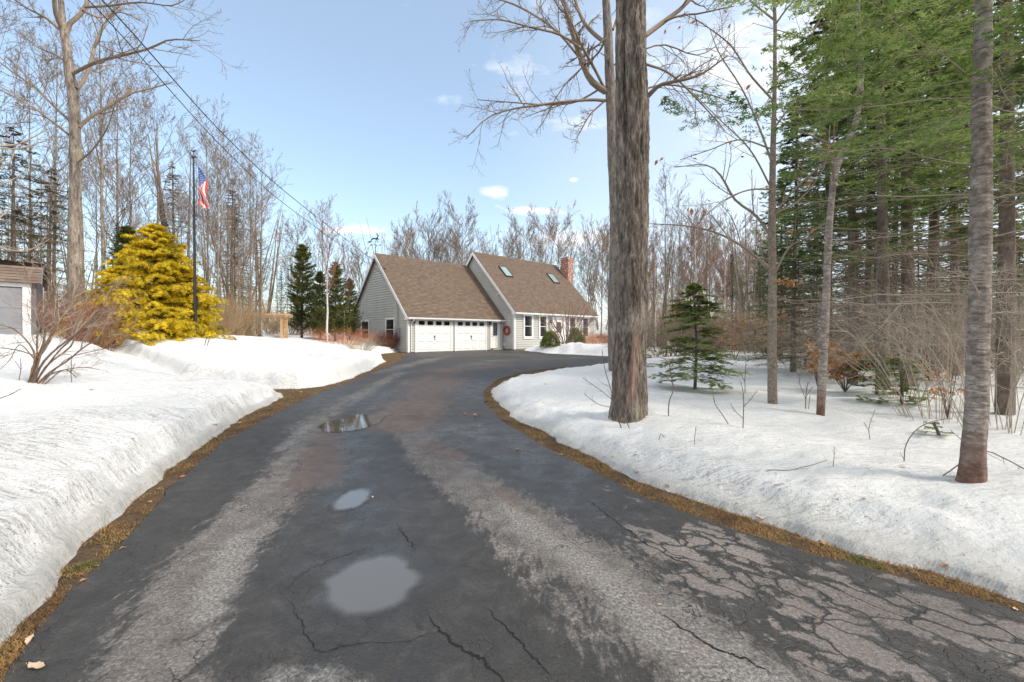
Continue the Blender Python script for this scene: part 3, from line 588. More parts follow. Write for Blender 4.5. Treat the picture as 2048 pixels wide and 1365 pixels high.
# openings are recessed boxes in front of a dark core, so leave the core set back .12 m behind the boards
siding('garage_gable_wall', (0, 0, 0), (0, 1, 0), (-1, 0, 0), -.02, GR-.03, lambda z: slope(z, GE, GR, GD/2), lambda z: GD-slope(z, GE, GR, GD/2))
siding('garage_front_wall', (0, 0, 0), (1, 0, 0), (0, -1, 0), 0, GE, lambda z: 0, lambda z: GW)
siding('house_gable_wall', (MU0, 0, 0), (0, 1, 0), (-1, 0, 0), .05, MR-.03, lambda z: MV0+slope(z, ME, MR, (MV1-MV0)/2), lambda z: MV1-slope(z, ME, MR, (MV1-MV0)/2))
siding('house_front_wall', (0, MV0, 0), (1, 0, 0), (0, -1, 0), .05, ME, lambda z: MU0, lambda z: MU1)
siding('house_far_gable_wall', (MU1, 0, 0), (0, 1, 0), (1, 0, 0), .05, MR-.03, lambda z: MV0+slope(z, ME, MR, (MV1-MV0)/2), lambda z: MV1-slope(z, ME, MR, (MV1-MV0)/2))
siding('back_wall', (0, MV1, 0), (1, 0, 0), (0, 1, 0), .05, ME, lambda z: MU0, lambda z: MU1)
siding('back_wall', (0, GD, 0), (1, 0, 0), (0, 1, 0), .05, GE, lambda z: 0, lambda z: GW)
ob('foundation', mkmesh('foundation', [boxp(.02, .02, -.2, GW, GD-.02, .0), boxp(MU0+.03, MV0+.02, -.2, MU1-.02, MV1-.02, .06)], concrete_m, smooth=False), house)
# roofs with stepped shingle courses
def roof(name, u0, u1, vr, zr, ve, ze, mat_, sgn):
    """one slope from the eave (ve,ze) up to the ridge (vr,zr)"""
    L = math.hypot(vr-ve, zr-ze); n = int(L/.14); dv, dz_ = (vr-ve)/L, (zr-ze)/L; nv, nz_ = -dz_*sgn, dv*sgn
    if nz_ < 0: nv, nz_ = -nv, -nz_
    V = []; Fc = []; UV = []
    for i in range(n+1):
        a, b = i*.14, min((i+1)*.14+.0, L)
        if b-a < 1e-3: break
        for (s, t, u) in ((a, .042, u0), (a, .042, u1), (b, .022, u1), (b, .022, u0), (a, .02, u0), (a, .02, u1)):
            V.append((u, ve+dv*s+nv*t, ze+dz_*s+nz_*t)); UV.append((u, s if t > .021 else s+.001))
        k = len(V)-6; Fc += [(k, k+1, k+2, k+3), (k+4, k+5, k+1, k)]
    th = .10
    k = len(V); 
    for (s, t, u) in ((0, .019, u0), (0, .019, u1), (L, .019, u1), (L, .019, u0), (0, -th, u0), (0, -th, u1), (L, -th, u1), (L, -th, u0)):
        V.append((u, ve+dv*s+nv*t, ze+dz_*s+nz_*t)); UV.append((u, s))
    Fc += [(k, k+1, k+2, k+3), (k+7, k+6, k+5, k+4), (k, k+4, k+5, k+1), (k, k+3, k+7, k+4), (k+1, k+5, k+6, k+2)]
    return ob(name, mkmesh(name, [(V, Fc)], mat_, smooth=False, uv=UV), house)
OV = .30
gs = (GR-GE)/(GD/2); ms = (MR-ME)/((MV1-MV0)/2)
GRZ, MRZ = GR+.08, MR+.08
rg = roof('garage_roof', -.20, GW-.001, RB_, GRZ, -OV, GRZ-gs*(RB_+OV), roof_m, 1)
roof('garage_roof', -.20, GW-.001, RB_, GRZ, GD+OV, GRZ-gs*(RB_+OV), roof_m, -1)
rm_ = roof('house_roof', MU0-.20, MU1+.20, RM, MRZ, MV0-OV, MRZ-ms*(RM-MV0+OV), roof_m, 1)
roof('house_roof', MU0-.20, MU1+.20, RM, MRZ, MV1+OV, MRZ-ms*(RM-MV0+OV), roof_m, -1)
for (u0, u1, v, z, s_) in ((-.21, GW-.02, RB_, GRZ+.035, gs), (MU0-.21, MU1+.21, RM, MRZ+.035, ms)):
    c = math.atan(s_); a, b = .16*math.cos(c), .16*math.sin(c)
    V = [(u0, v-a, z-b), (u0, v, z+.012), (u0, v+a, z-b), (u1, v-a, z-b), (u1, v, z+.012), (u1, v+a, z-b)]
    ob('ridge_cap', mkmesh('ridge_cap', [(V, [(0, 3, 4, 1), (1, 4, 5, 2)])], roof_m, smooth=False, uv=[(p[0], p[1]) for p in V]), house)
# rake boards
def rake(u, vr, zr, ve, ze, out, nm='rake_board'):
    d = norm(np.array([0, vr-ve, zr-ze])); a = np.array([u, ve, ze]); b = np.array([u, vr, zr]); n = np.array([0, -d[2], d[1]]); n = n if n[2] > 0 else -n
    V = np.array([p+n*t+np.array([o_, 0, 0]) for p in (a, b) for (t, o_) in ((.0, 0), (-.20, 0), (-.20, out*.035), (0., out*.035))])
    V[5][1:] = (vr, zr-.20/abs(d[1])); V[6][1:] = (vr, zr-.20/abs(d[1])); V[4][1:] = (vr, zr); V[7][1:] = (vr, zr)
    f = [(0, 1, 5, 4), (1, 2, 6, 5), (2, 3, 7, 6), (3, 0, 4, 7), (0, 3, 2, 1)]
    ob(nm, mkmesh(nm, [(V, f)], white, smooth=False), house)
for sgn, ve in ((1, -OV), (-1, GD+OV)): rake(-.205, RB_, GRZ+.005, ve, GRZ-gs*(RB_+OV), -1)
for u, o_ in ((MU0-.205, -1), (MU1+.205, 1)):
    for ve in (MV0-OV, MV1+OV): rake(u, RM, MRZ+.005, ve, MRZ-ms*(RM-MV0+OV), o_)
def hb(name, mat_, *bs, parent=house, bev=.006):
    o = ob(name, mkmesh(name, [boxp(*b) for b in bs], mat_, smooth=False), parent)
    return bevel(o, bev) if bev else o
gez, mez = GRZ-gs*(RB_+OV), MRZ-ms*(RM-MV0+OV)
# soffits, fascia, gutters, rake returns
hb('soffit', white, (-.17, -OV+.03, gez-.12, GW-.05, .0, gez-.10)); hb('soffit', white, (MU0-.17, MV0-OV+.03, mez-.13, MU1+.17, MV0, mez-.11))
hb('rake_return', white, (-.245, -OV+.0, gez-.16, -.02, .02, gez+.02)); hb('rake_return', white, (-.245, GD-.02, gez-.16, -.02, GD+OV, gez+.02)); hb('rake_return', white, (MU0-.245, MV0-OV, mez-.17, MU0-.02, MV0+.02, mez+.02))
def gutter(u0, u1, v, z):
    pr = [(0, 0), (-.10, 0), (-.125, .05), (-.125, .115), (-.115, .115), (-.10, .012), (-.012, .012), (0, .115)]
    V = [(u, v+a, z+b) for u in (u0, u1) for a, b in pr]; n = len(pr); f = [(i, i+n, (i+1) % n+n, (i+1) % n) for i in range(n)]
    o = ob('gutter', mkmesh('gutter', [(V, f), (V, [(0, 1, 2, 3), (4, 5, 6, 7)])], white, smooth=False), house)
gutter(-.20, GW-.03, -OV, gez-.115); gutter(MU0-.20, MU1+.22, MV0-OV, mez-.12)
# corner boards
hb('corner_board', white, (-.026, -.03, 0, .115, .02, gez-.16)); hb('corner_board', white, (-.028, .022, 0, .02, .14, gez-.16)); hb('corner_board', white, (-.026, GD-.14, 0, .02, GD+.02, gez-.16))
hb('corner_board', white, (MU0-.026, MV0-.03, .04, MU0+.115, MV0+.02, mez-.17)); hb('corner_board', white, (MU0-.028, MV0+.022, .04, MU0+.02, MV0+.14, mez-.17)); hb('corner_board', white, (MU1-.115, MV0-.03, .04, MU1+.026, MV0+.02, mez-.17))
def pipe(name, pts, r, mat_, parent=house, S=8, K=None):
    P = catmull(pts, K or len(pts)*5); return ob(name, mkmesh(name, [tubes(P, np.full(len(P), r), S)], mat_), parent)
pipe('downspout', [(.22, -.37, gez-.1), (.22, -.34, gez-.2), (.2, -.12, gez-.36), (.19, -.07, gez-.5), (.19, -.07, 1.0), (.19, -.07, .12), (.19, -.16, .05)], .035, white)
pipe('downspout', [(7.78, -.36, gez-.1), (7.80, -.3, gez-.2), (7.82, -.1, gez-.3), (7.82, -.07, .9), (7.82, -.07, .10), (7.82, -.2, .05)], .03, white)
pipe('downspout', [(MU1-.1, MV0-.36, mez-.1), (MU1+.02, MV0-.2, mez-.28), (MU1+.03, MV0-.07, mez-.45), (MU1+.03, MV0-.07, .3)], .035, white)
# generic window on a wall: origin point, along axis, outward axis
def window(par, o, ax, out, wd, hg, z0, casing=.10, sash=True, curtain=False, head=.10):
    o, a, n = [np.array(q, float) for q in (o, ax, out)]; zz = np.array([0, 0, 1.])
    def bx(s0, s1, b0, b1, d0, d1):
        V = np.array([o+a*s+n*d+zz*b for b in (b0, b1) for d in (d0, d1) for s in (s0, s1)])
        return V, np.array([(0, 2, 3, 1), (4, 5, 7, 6), (0, 1, 5, 4), (2, 6, 7, 3), (0, 4, 6, 2), (1, 3, 7, 5)])
    c = casing; W = ob('window', mkmesh('window', [bx(c*.6, wd-c*.6, z0+c*.6, z0+hg-c*.6, .019, .021)], dark_room, smooth=False), par)
    ob('casing', mkmesh('casing', [bx(0, c, z0+c+.02, z0+hg-head, .02, .062), bx(wd-c, wd, z0+c+.02, z0+hg-head, .02, .062), bx(-.015, wd+.015, z0+hg-head, z0+hg, .02, .065), bx(0, wd, z0, z0+c+.02, .02, .052), bx(-.02, wd+.02, z0+c-.005, z0+c+.03, .053, .09)], white, smooth=False), W)
    s = .035; i0, i1, b0, b1 = c, wd-c, z0+c+.03, z0+hg-head; mid = (b0+b1)/2
    parts = [bx(i0, i0+s, b0, b1, .028, .046), bx(i1-s, i1, b0, b1, .028, .046), bx(i0+s, i1-s, b1-s, b1, .028, .046), bx(i0+s, i1-s, b0, b0+s, .028, .046)]
    if sash: parts.append(bx(i0+s, i1-s, mid-.02, mid+.02, .028, .048))
    ob('sash', mkmesh('sash', parts, white, smooth=False), W)
    ob('pane', mkmesh('pane', [bx(i0+s, i1-s, b0+s, b1-s, .034, .036)], glass_m, smooth=False), W)
    if curtain:
        xs = np.linspace(0, 1, 26); l = (i1-i0)*.30; V = []
        for zc_ in (b0+.04, b1-.02):
            for x in xs: V.append(o+a*(i1-s-l*(1-x)*(1.0 if zc_ > b0+.1 else .8))+n*(.0265+.004*math.sin(x*20))+zz*zc_)
        k = len(xs); ob('curtain', mkmesh('curtain', [(V, [(i, i+1, k+i+1, k+i) for i in range(k-1)])], curtain_m), W)
    return W
for x0, x1, yt, yb in ((723.3, 739.2, 640.6, 682.2), (771.8, 790.2, 636.2, 684.0)):
    va, vb = vpx(x0), vpx(x1); zt = zside(x0, yt); zb = zside(x0, yb)
    window(house, (0, 0, 0), (0, 1, 0), (-1, 0, 0), abs(va-vb), zt-zb, zb, casing=.085) if False else window(house, (0, min(va, vb), 0), (0, 1, 0), (-1, 0, 0), abs(va-vb), zt-zb, max(zb, .35), casing=.10)
for i, (x0, x1) in enumerate(((1046.2, 1065.6), (1077.2, 1094.3), (1136.8, 1151.8), (1163.3, 1177.5))):
    ua, ub = upx(x0, MV0), upx(x1, MV0); zt = zfront(1046.2, 628.6, MV0); zb = zfront(1046.2, 678.2, MV0)
    window(house, (ua, MV0, 0), (1, 0, 0), (0, -1, 0), ub-ua, zt-zb, zb, casing=.12, curtain=True)
# garage doors
def garage_door(px0, px1):
    u0, u1 = upx(px0), upx(px1); W = u1-u0; Hh = 2.13
    d = ob('garage_door', mkmesh('garage_door', [boxp(u0, -.026, .02+i*Hh/4, u1, -.019, .02+(i+1)*Hh/4-.006) for i in range(4)], vinyl_white, smooth=False), house, label='white panelled overhead garage door')
    pn = []; cw = W/4
    for r in range(3):
        for c in range(4):
            a, b = u0+c*cw+.07, u0+(c+1)*cw-.07; z0 = .02+r*Hh/4+.12; z1 = z0+.29; m_ = .03
            V = [(a, -.0262, z0), (b, -.0262, z0), (b, -.0262, z1), (a, -.0262, z1), (a+m_, -.0462, z0+m_), (b-m_, -.0462, z0+m_), (b-m_, -.0462, z1-m_), (a+m_, -.0462, z1-m_)]
            pn.append((V, [(0, 1, 5, 4), (1, 2, 6, 5), (2, 3, 7, 6), (3, 0, 4, 7), (4, 5, 6, 7)]))
    for p in pn: ob('raised_panel', mkmesh('raised_panel', [p], vinyl_white, smooth=False), d)
    for c in range(4):
        a, b = u0+c*cw+.10, u0+(c+1)*cw-.10; z0 = .02+3*Hh/4+.13; z1 = z0+.27
        p = ob('window_frame', mkmesh('window_frame', [boxp(a-.03, -.05, z0-.03, b+.03, -.0265, z0), boxp(a-.03, -.05, z1, b+.03, -.0265, z1+.03), boxp(a-.03, -.05, z0, a, -.0265, z1), boxp(b, -.05, z0, b+.03, -.0265, z1)], vinyl_white, smooth=False), d)
        p2 = ob('window_pane', mkmesh('window_pane', [boxp(a, -.034, z0, b, -.030, z1)], dark_glass, smooth=False), d)
    um = (u0+u1)/2; ob('door_handle', mkmesh('door_handle', [boxp(um-.025, -.10, .93, um+.025, -.027, 1.06)], dark_metal, smooth=False), d); ob('door_lock', mkmesh('door_lock', [boxp(um-.02, -.07, .80, um+.02, -.027, .86)], dark_metal, smooth=False), d)
    # trim around
    hb('door_trim', white, (u0-.16, -.05, 0, u0-.01, -.019, Hh+.03)); hb('door_trim', white, (u1+.01, -.05, 0, u1+.16, -.019, Hh+.03)); hb('door_trim', white, (u0-.17, -.055, Hh+.032, u1+.17, -.019, Hh+.20))
def dg():
    M = NT('dark_door_glass'); M.col((.008, .008, .009)); M.rough(.08); M.b.inputs['Specular IOR Level'].default_value = .35; return M.m
dark_glass = dg()
garage_door(834.0, 901.0); garage_door(912.5, 969.5)
# side entry door
ua, ub = upx(982.5), upx(996.8)
d = ob('side_door', mkmesh('side_door', [boxp(ua, -.028, .14, ub, -.019, 2.17)], vinyl_white, smooth=False), house)
a, b = ua+.14, ub-.14
ob('glass_pane', mkmesh('glass_pane', [boxp(a, -.034, 1.05, b, -.029, 2.0)], glass_m, smooth=False), d)
ob('pane_frame', mkmesh('pane_frame', [boxp(a-.03, -.042, 1.02, a, -.0285, 2.03), boxp(b, -.042, 1.02, b+.03, -.0285, 2.03), boxp(a, -.042, 1.02, b, -.0285, 1.05), boxp(a, -.042, 2.0, b, -.0285, 2.03)], white, smooth=False), d)
mc = (a+b)/2; came = []
for s in (-1, 1):
    for k in range(3): came.append(tubes(catmull([(mc, -.037, 1.2+k*.2), (mc+s*(.10-.02*k), -.037, 1.36+k*.2), (mc, -.037, 1.56+k*.16)], 9), np.full(9, .007), 4))
ob('leaded_glass_pattern', mkmesh('leaded_glass_pattern', came, galv), d)
for q in ((a, mc-.04), (mc+.04, b)): ob('raised_panel', mkmesh('raised_panel', [boxp(q[0], -.036, .30, q[1], -.0285, .92)], vinyl_white, smooth=False), d)
ob('door_knob', mkmesh('door_knob', [tubes([(ua+.07, -.03, 1.0), (ua+.07, -.06, 1.0), (ua+.07, -.085, 1.0), (ua+.07, -.095, 1.0)], [.01, .014, .028, .008], 10)], dark_metal), d); ob('deadbolt', mkmesh('deadbolt', [tubes([(ua+.07, -.03, 1.14), (ua+.07, -.05, 1.14)], [.02, .018], 10)], dark_metal), d)
hb('door_trim', white, (ua-.13, -.055, 0, ua-.01, -.019, 2.19)); hb('door_trim', white, (ub+.01, -.055, 0, ub+.16, -.019, 2.19)); hb('door_trim', white, (ua-.14, -.06, 2.192, ub+.17, -.019, 2.34))
hb('door_step', concrete_m, (ua-.1, -.35, 0, ub+.12, -.02, .13))
# front entry behind the bare shrub
ua, ub = upx(1109.5, MV0), upx(1124.5, MV0); v = MV0
d = ob('front_door', mkmesh('front_door', [boxp(ua, v-.028, .30, ub, v-.019, 2.35)], vinyl_white, smooth=False), house)
ob('glass_pane', mkmesh('glass_pane', [boxp(ua+.16, v-.034, 1.3, ub-.16, v-.029, 2.15)], glass_m, smooth=False), d)
ob('raised_panels', mkmesh('raised_panels', [boxp(ua+.16, v-.038, .45, ub-.16, v-.0285, 1.15)], vinyl_white, smooth=False), d)
hb('door_trim', white, (ua-.34, v-.055, .2, ua-.01, v-.019, 2.36)); hb('door_trim', white, (ub+.01, v-.055, .2, ub+.34, v-.019, 2.36)); hb('door_trim', white, (ua-.38, v-.07, 2.365, ub+.38, v-.019, 2.58))
# lamps
def lamp(u, v, z):
    l = ob('wall_lamp', mkmesh('wall_lamp', [boxp(u-.05, v-.035, z-.08, u+.05, v-.019, z+.1), tubes(catmull([(u, v-.03, z+.05), (u, v-.12, z+.12), (u, v-.15, z+.04)], 8), np.full(8, .012), 5)], dark_metal), house)
    ob('lamp_glass', mkmesh('lamp_glass', [tubes([(u, v-.15, z+.04), (u, v-.15, z+.0), (u, v-.15, z-.16), (u, v-.15, z-.18)], [.02, .075, .055, .01], 6)], glass_m, smooth=False), l)
    ob('lamp_cap', mkmesh('lamp_cap', [tubes([(u, v-.15, z+.1), (u, v-.15, z+.03)], [.012, .09], 6)], dark_metal, smooth=False), l)
lamp(.38, 0, 2.0); lamp(upx(979), 0, 1.98); lamp(upx(1099.5, MV0), MV0, 2.15)
# flood light and outlet box on the house gable
fv, fz = vpx(1001.5, MU0), zside(1001.5, 589, MU0)
fl = ob('flood_light', mkmesh('flood_light', [boxp(MU0-.06, fv-.07, fz-.07, MU0-.016, fv+.07, fz+.07)], white, smooth=False), house)
for s in (-1, 1): ob('lamp_head', mkmesh('lamp_head', [tubes([(MU0-.05, fv+s*.05, fz), (MU0-.10, fv+s*.12, fz+.01), (MU0-.22, fv+s*.2, fz-.06), (MU0-.225, fv+s*.205, fz-.062)], [.02, .05, .075, .01], 10)], white), fl)
hb('outlet_box', white, (MU0-.08, vpx(1009.5, MU0)-.07, .30, MU0-.017, vpx(1009.5, MU0)+.07, .50))
# electric service on the garage gable: hooks, drip loop and conduits down to a meter
sv, sz = vpx(771, 0), zside(771, 550)
ob('service_bracket', mkmesh('service_bracket', [boxp(-.06, sv-.1, sz+.35, -.016, sv+.02, sz+.45)], dark_metal, smooth=False), house); ob('cable_hook', mkmesh('cable_hook', [tubes([(-.02, sv, sz), (-.16, sv, sz), (-.16, sv, sz-.05)], [.015]*3, 6)], dark_metal), house)
ve_, ze_ = vpx(795.5, 0), zside(795.5, 612)
pipe('service_conduit', [(-.05, sv, sz), (-.05, sv-.25, sz-.4), (-.05, ve_+.35, ze_+.7), (-.05, ve_+.05, ze_+.1), (-.05, ve_, ze_-.4), (-.05, ve_, .9), (-.05, ve_, .7)], .022, galv)
pipe('service_conduit', [(-.05, sv-.1, sz+.1), (-.05, sv-.45, sz-.6), (-.05, ve_+.1, ze_+.4), (-.05, ve_-.17, ze_-.1), (-.05, ve_-.17, ze_-.6), (-.05, ve_-.17, .5)], .02, galv)
hb('electric_meter', galv, (-.16, ve_-.32, .95, -.018, ve_+.06, 1.55)); 
# skylights
def sky_win(q):
    rp_ = np.array([0, RM, MRZ]); n = norm(np.array([0, -ms, 1.])); P = []
    R = np.array([[math.cos(HA), math.sin(HA), 0], [-math.sin(HA), math.cos(HA), 0], [0, 0, 1]])
    co = R@(np.array([0, 0, CH])-np.array([HX, HY, 0]))
    for px, py in q:
        dr = R@np.array([(px-1024)/F, 1, -(py-HOR)/F]); t = ((rp_+n*.03-co)@n)/(dr@n); P.append(co+dr*t)
    return np.array(P), n
for q in (((996.5, 534), (1010.3, 534.5), (1025.8, 555), (1011.5, 553.7)), ((1092.3, 548.2), (1105.2, 549.8), (1118.6, 567.8), (1106.5, 566.0))):
    P, n = sky_win(q); u0, u1 = P[[0, 3], 0].mean(), P[[1, 2], 0].mean(); va, vb = P[[2, 3], 1].mean(), P[[0, 1], 1].mean()
    za = MRZ-ms*(RM-va); zb = MRZ-ms*(RM-vb); t = norm(np.array([0, vb-va, zb-za])); L = math.hypot(vb-va, zb-za)
    def sb(a0, a1, s0, s1, h0, h1):
        V = np.array([np.array([u, va, za])+t*s+n*h_ for h_ in (h0, h1) for s in (s0, s1) for u in (a0, a1)])
        return V, np.array([(0, 2, 3, 1), (4, 5, 7, 6), (0, 1, 5, 4), (2, 6, 7, 3), (0, 4, 6, 2), (1, 3, 7, 5)])
    k = ob('skylight', mkmesh('skylight', [sb(u0, u0+.07, 0, L, .03, .13), sb(u1-.07, u1, 0, L, .03, .13), sb(u0+.07, u1-.07, 0, .07, .03, .13), sb(u0+.07, u1-.07, L-.07, L, .03, .13)], dark_metal, smooth=False), house)
    ob('skylight_pane', mkmesh('skylight_pane', [sb(u0+.07, u1-.07, .07, L-.07, .03, .115)], skyglass, smooth=False), k)
# chimney
CU0, CU1, CV0, CV1, CZ = MU1+.03, MU1+.80, 1.82, 2.72, 8.45
def boxuv(x0, y0, z0, x1, y1, z1):
    V = []; Fc = []; UV = []
    for a, b in (((x0, y0), (x1, y0)), ((x1, y0), (x1, y1)), ((x1, y1), (x0, y1)), ((x0, y1), (x0, y0))):
        l = math.hypot(b[0]-a[0], b[1]-a[1]); k = len(V); V += [(a[0], a[1], z0), (b[0], b[1], z0), (b[0], b[1], z1), (a[0], a[1], z1)]; UV += [(0, z0), (l, z0), (l, z1), (0, z1)]; Fc.append((k, k+1, k+2, k+3))
    k = len(V); V += [(x0, y0, z1), (x1, y0, z1), (x1, y1, z1), (x0, y1, z1), (x0, y0, z0), (x1, y0, z0), (x1, y1, z0), (x0, y1, z0)]; UV += [(0, 0), (.1, 0), (.1, .1), (0, .1)]*2; Fc += [(k, k+1, k+2, k+3), (k+7, k+6, k+5, k+4)]
    return V, Fc, UV
V, Fc, UV = boxuv(CU0, CV0, -.1, CU1, CV1, CZ-.28); ch = None
V2, F2, UV2 = boxuv(CU0-.04, CV0-.04, CZ-.279, CU1+.04, CV1+.04, CZ-.02)
ch = ob('chimney', mkmesh('chimney', [(V, Fc), (V2, F2)], brick_m, smooth=False, uv=UV+UV2), house)
ob('chimney_crown', mkmesh('chimney_crown', [boxp(CU0+.02, CV0+.02, CZ-.019, CU1-.02, CV1-.02, CZ+.03)], concrete_m, smooth=False), ch)
cu, cv = (CU0+CU1)/2-.05, (CV0+CV1)/2
ob('chimney_flue', mkmesh('chimney_flue', [tubes([(cu, cv, CZ+.03), (cu, cv, CZ+.08), (cu, cv, CZ+.09), (cu, cv, CZ+.45)], [.2, .2, .11, .11], 14), tubes([(cu, cv, CZ+.43), (cu, cv, CZ+.47)], [.16, .16], 14), tubes([(cu, cv, CZ+.50), (cu, cv, CZ+.56), (cu, cv, CZ+.58)], [.19, .17, .01], 14)], galv), ch)
# wreath (hangs on the gable wall)
R3 = Matrix.Rotation(HA, 4, 'Z')
def hw(p): return np.array(R3@Vector(p))+np.array([HX, HY, 0])
wv_, wz = vpx(1014.8, MU0), zside(1014.8, 661.2, MU0)
wr = ob('wreath', None, label='round red and brown berry wreath hanging on the grey house wall', cat='wreath', loc=hw((MU0-.06, wv_, wz)), rot=HA)
th = np.linspace(0, 2*np.pi, 41); rng = np.random.default_rng(5)
ring = np.stack([0*th, .29*np.cos(th), .29*np.sin(th)], -1); sp = [tubes(ring, np.full(41, .05), 8)]
bt = []
for i in range(260):
    t = rng.random()*2*np.pi; r = .29+.075*rng.normal()*.7; c = np.array([-.03-.03*rng.random(), r*math.cos(t), r*math.sin(t)]); bt.append(tubes([c+[0, 0, -.02], c+[0, 0, -.012], c+[0, 0, .012], c+[0, 0, .02]], [.002, .02, .02, .002], 5))
berry = nmat('red_berries', [(.35, (.35, .02, .02)), (.6, (.55, .05, .04)), (.75, (.6, .4, .35))], 14, rough=.4)
ob('berry_ring', mkmesh('berry_ring', [(*sp[0], 0)]+[(*q, 1) for q in bt], [twig_dark, berry]), wr)
# weathervane on the garage ridge
wvb = hw((-.12, RB_, GRZ+.02)); vane = ob('weathervane', None, label='black metal weathervane with a leaping deer standing on the garage ridge end', cat='weathervane', loc=wvb)
ob('rod', mkmesh('rod', [tubes([(0, 0, -.1), (0, 0, .7), (0, 0, 1.0)], [.016, .014, .01], 6), tubes([(0, 0, .10), (0, 0, .14), (0, 0, .18)], [.01, .05, .01], 8), tubes([(0, 0, .36), (0, 0, .41), (0, 0, .46)], [.01, .055, .01], 8)], dark_metal), vane)
ob('compass_arms', mkmesh('compass_arms', [tubes([(-.3, 0, .58), (.3, 0, .58)], [.01, .01], 5), tubes([(0, -.3, .58), (0, .3, .58)], [.01, .01], 5), boxp(-.36, -.01, .53, -.28, .01, .63), boxp(.28, -.01, .53, .36, .01, .63), boxp(-.01, -.36, .53, .01, -.28, .63), boxp(-.01, .28, .53, .01, .36, .63)], dark_metal, smooth=False), vane)
deer = [(-.36, .84), (-.30, .96), (-.22, 1.03), (-.26, 1.10), (-.20, 1.08), (.02, 1.08), (.10, 1.13), (.12, 1.24), (.09, 1.30), (.02, 1.36), (.0, 1.46), (.035, 1.38), (.07, 1.34), (.08, 1.48), (.11, 1.35), (.15, 1.42), (.14, 1.32), (.24, 1.26), (.23, 1.22), (.18, 1.22), (.17, 1.12), (.18, 1.04), (.26, 1.0), (.22, .90), (.20, .91), (.22, .98), (.12, .98), (.10, .92), (.17, .84), (.15, .82), (.06, .90), (.02, .98), (-.12, .98), (-.20, .95), (-.25, .90), (-.34, .80)]
me = bpy.data.meshes.new('deer'); import bmesh
bm = bmesh.new(); vs = [bm.verts.new((x, -.008, z)) for x, z in deer]; fc = bm.faces.new(vs); r = bmesh.ops.extrude_face_region(bm, geom=[fc]); bmesh.ops.translate(bm, vec=(0, .016, 0), verts=[q for q in r['geom'] if isinstance(q, bmesh.types.BMVert)]); bmesh.ops.triangulate(bm, faces=bm.faces[:]); bm.normal_update(); bm.to_mesh(me); bm.free(); me.materials.append(dark_metal)
ob('leaping_deer', me, vane, rot=(0, 0, .25)); ob('arrow', mkmesh('arrow', [tubes([(-.42, 0, .80), (.42, 0, .80)], [.012, .012], 5), boxp(-.5, -.006, .74, -.36, .006, .86)], dark_metal, smooth=False), vane)

# ------------------------------------------------------------------ flagpole and flag
FY = 13.0; fb = at(391, 672, FY); ft = at(387, 316, FY); fb[2] = H1(fb[0], fb[1])-.05
fp = ob('flagpole', None, label='tall thin black flagpole standing in the snow mound beside the yellow conifer', cat='flagpole', loc=fb)
d_ = ft-fb
ob('pole', mkmesh('pole', [tubes([(0, 0, 0), d_*.34], [.046, .044], 10), tubes([d_*.34, d_*.68], [.036, .034], 10), tubes([d_*.68, d_], [.028, .024], 10), tubes([d_*.335, d_*.345], [.052, .052], 10), tubes([d_*.675, d_*.685], [.043, .043], 10)], dark_metal), fp)
ob('cleat', mkmesh('cleat', [boxp(.04, -.03, 1.0, .075, .03, 1.22), boxp(.05, -.02, .9, .065, .02, 1.3)], dark_metal, smooth=False), fp)
ob('truck', mkmesh('truck', [tubes([d_, d_+[0, 0, .05], d_+[0, 0, .06]], [.05, .05, .01], 10), tubes([d_+[0, 0, .03], d_+[.09, 0, .03]], [.014, .014], 6), tubes([d_+[-.10, 0, .22], d_+[0, 0, .19], d_+[.09, 0, .24]], [.008, .03, .008], 5), tubes([d_+[0, 0, .05], d_+[0, 0, .2]], [.007, .007], 5)], dark_metal), fp)
pipe('halyard', [d_+[.08, 0, .02], d_*.6+[.075, 0, 0], (.07, 0, 1.2)], .005, cable_m, fp, 4)
fz0 = at(391, 330, FY); rh = .86; nu, nv_ = 150, 104
t, s = np.meshgrid(np.linspace(0, 1, nu), np.linspace(0, 1, nv_))
Xf = .07+t*.40*(1-.55*s)+.04*np.sin(t*5+s*2)-t*s*.0+.10*t*(1-s)*0
Zf = -s*rh*(1-.52*t)-t*1.02+.03*np.sin(s*9+t*6)*t
Xf = Xf-.16*s*np.exp(-((t-.15)/.25)**2)*(1-t)*.2+.10*np.sin(np.clip(t-.5, 0, 1)*6)*(s-.4)
Yf = .10*np.sin(s*8+t*4)*np.minimum(t*2.5, 1)+.05*np.sin(s*15-t*7)*t
V = np.stack([Xf, Yf, Zf], -1).reshape(-1, 3)
idx = np.arange(nu*nv_).reshape(nv_, nu); f = np.stack([idx[:-1, :-1], idx[:-1, 1:], idx[1:, 1:], idx[1:, :-1]], -1).reshape(-1, 4)
tc_, sc2 = ((t[:-1, :-1]+t[1:, 1:])/2).ravel(), ((s[:-1, :-1]+s[1:, 1:])/2).ravel()
mi = np.where((sc2*13).astype(int) % 2 == 0, 0, 1); cant = (tc_ < .4) & (sc2 < 7/13); mi[cant] = 2
for r in range(9):
    for c in range(11):
        if (r+c) % 2 == 0:
            u0, v0 = .4*(c+1)/12, (7/13)*(r+1)/10; a = np.arctan2(sc2-v0, (tc_-u0)*1.9); rad = np.hypot((tc_-u0)*1.9, sc2-v0); mi[cant & (rad < .014+.007*np.cos(5*(a+np.pi/2)))] = 1
def cloth(n, c): return nmat(n, [(.3, tuple(x*.9 for x in c)), (.7, c)], 4, rough=.7, trans=.25)
fl_ = ob('flag', mkmesh('flag', [(V, f, mi)], [cloth('flag_red', (.72, .07, .05)), cloth('flag_white', (.80, .80, .82)), cloth('flag_blue', (.045, .10, .33))]), loc=fz0, label='American flag with red stripes hanging limp from the black pole', cat='flag')
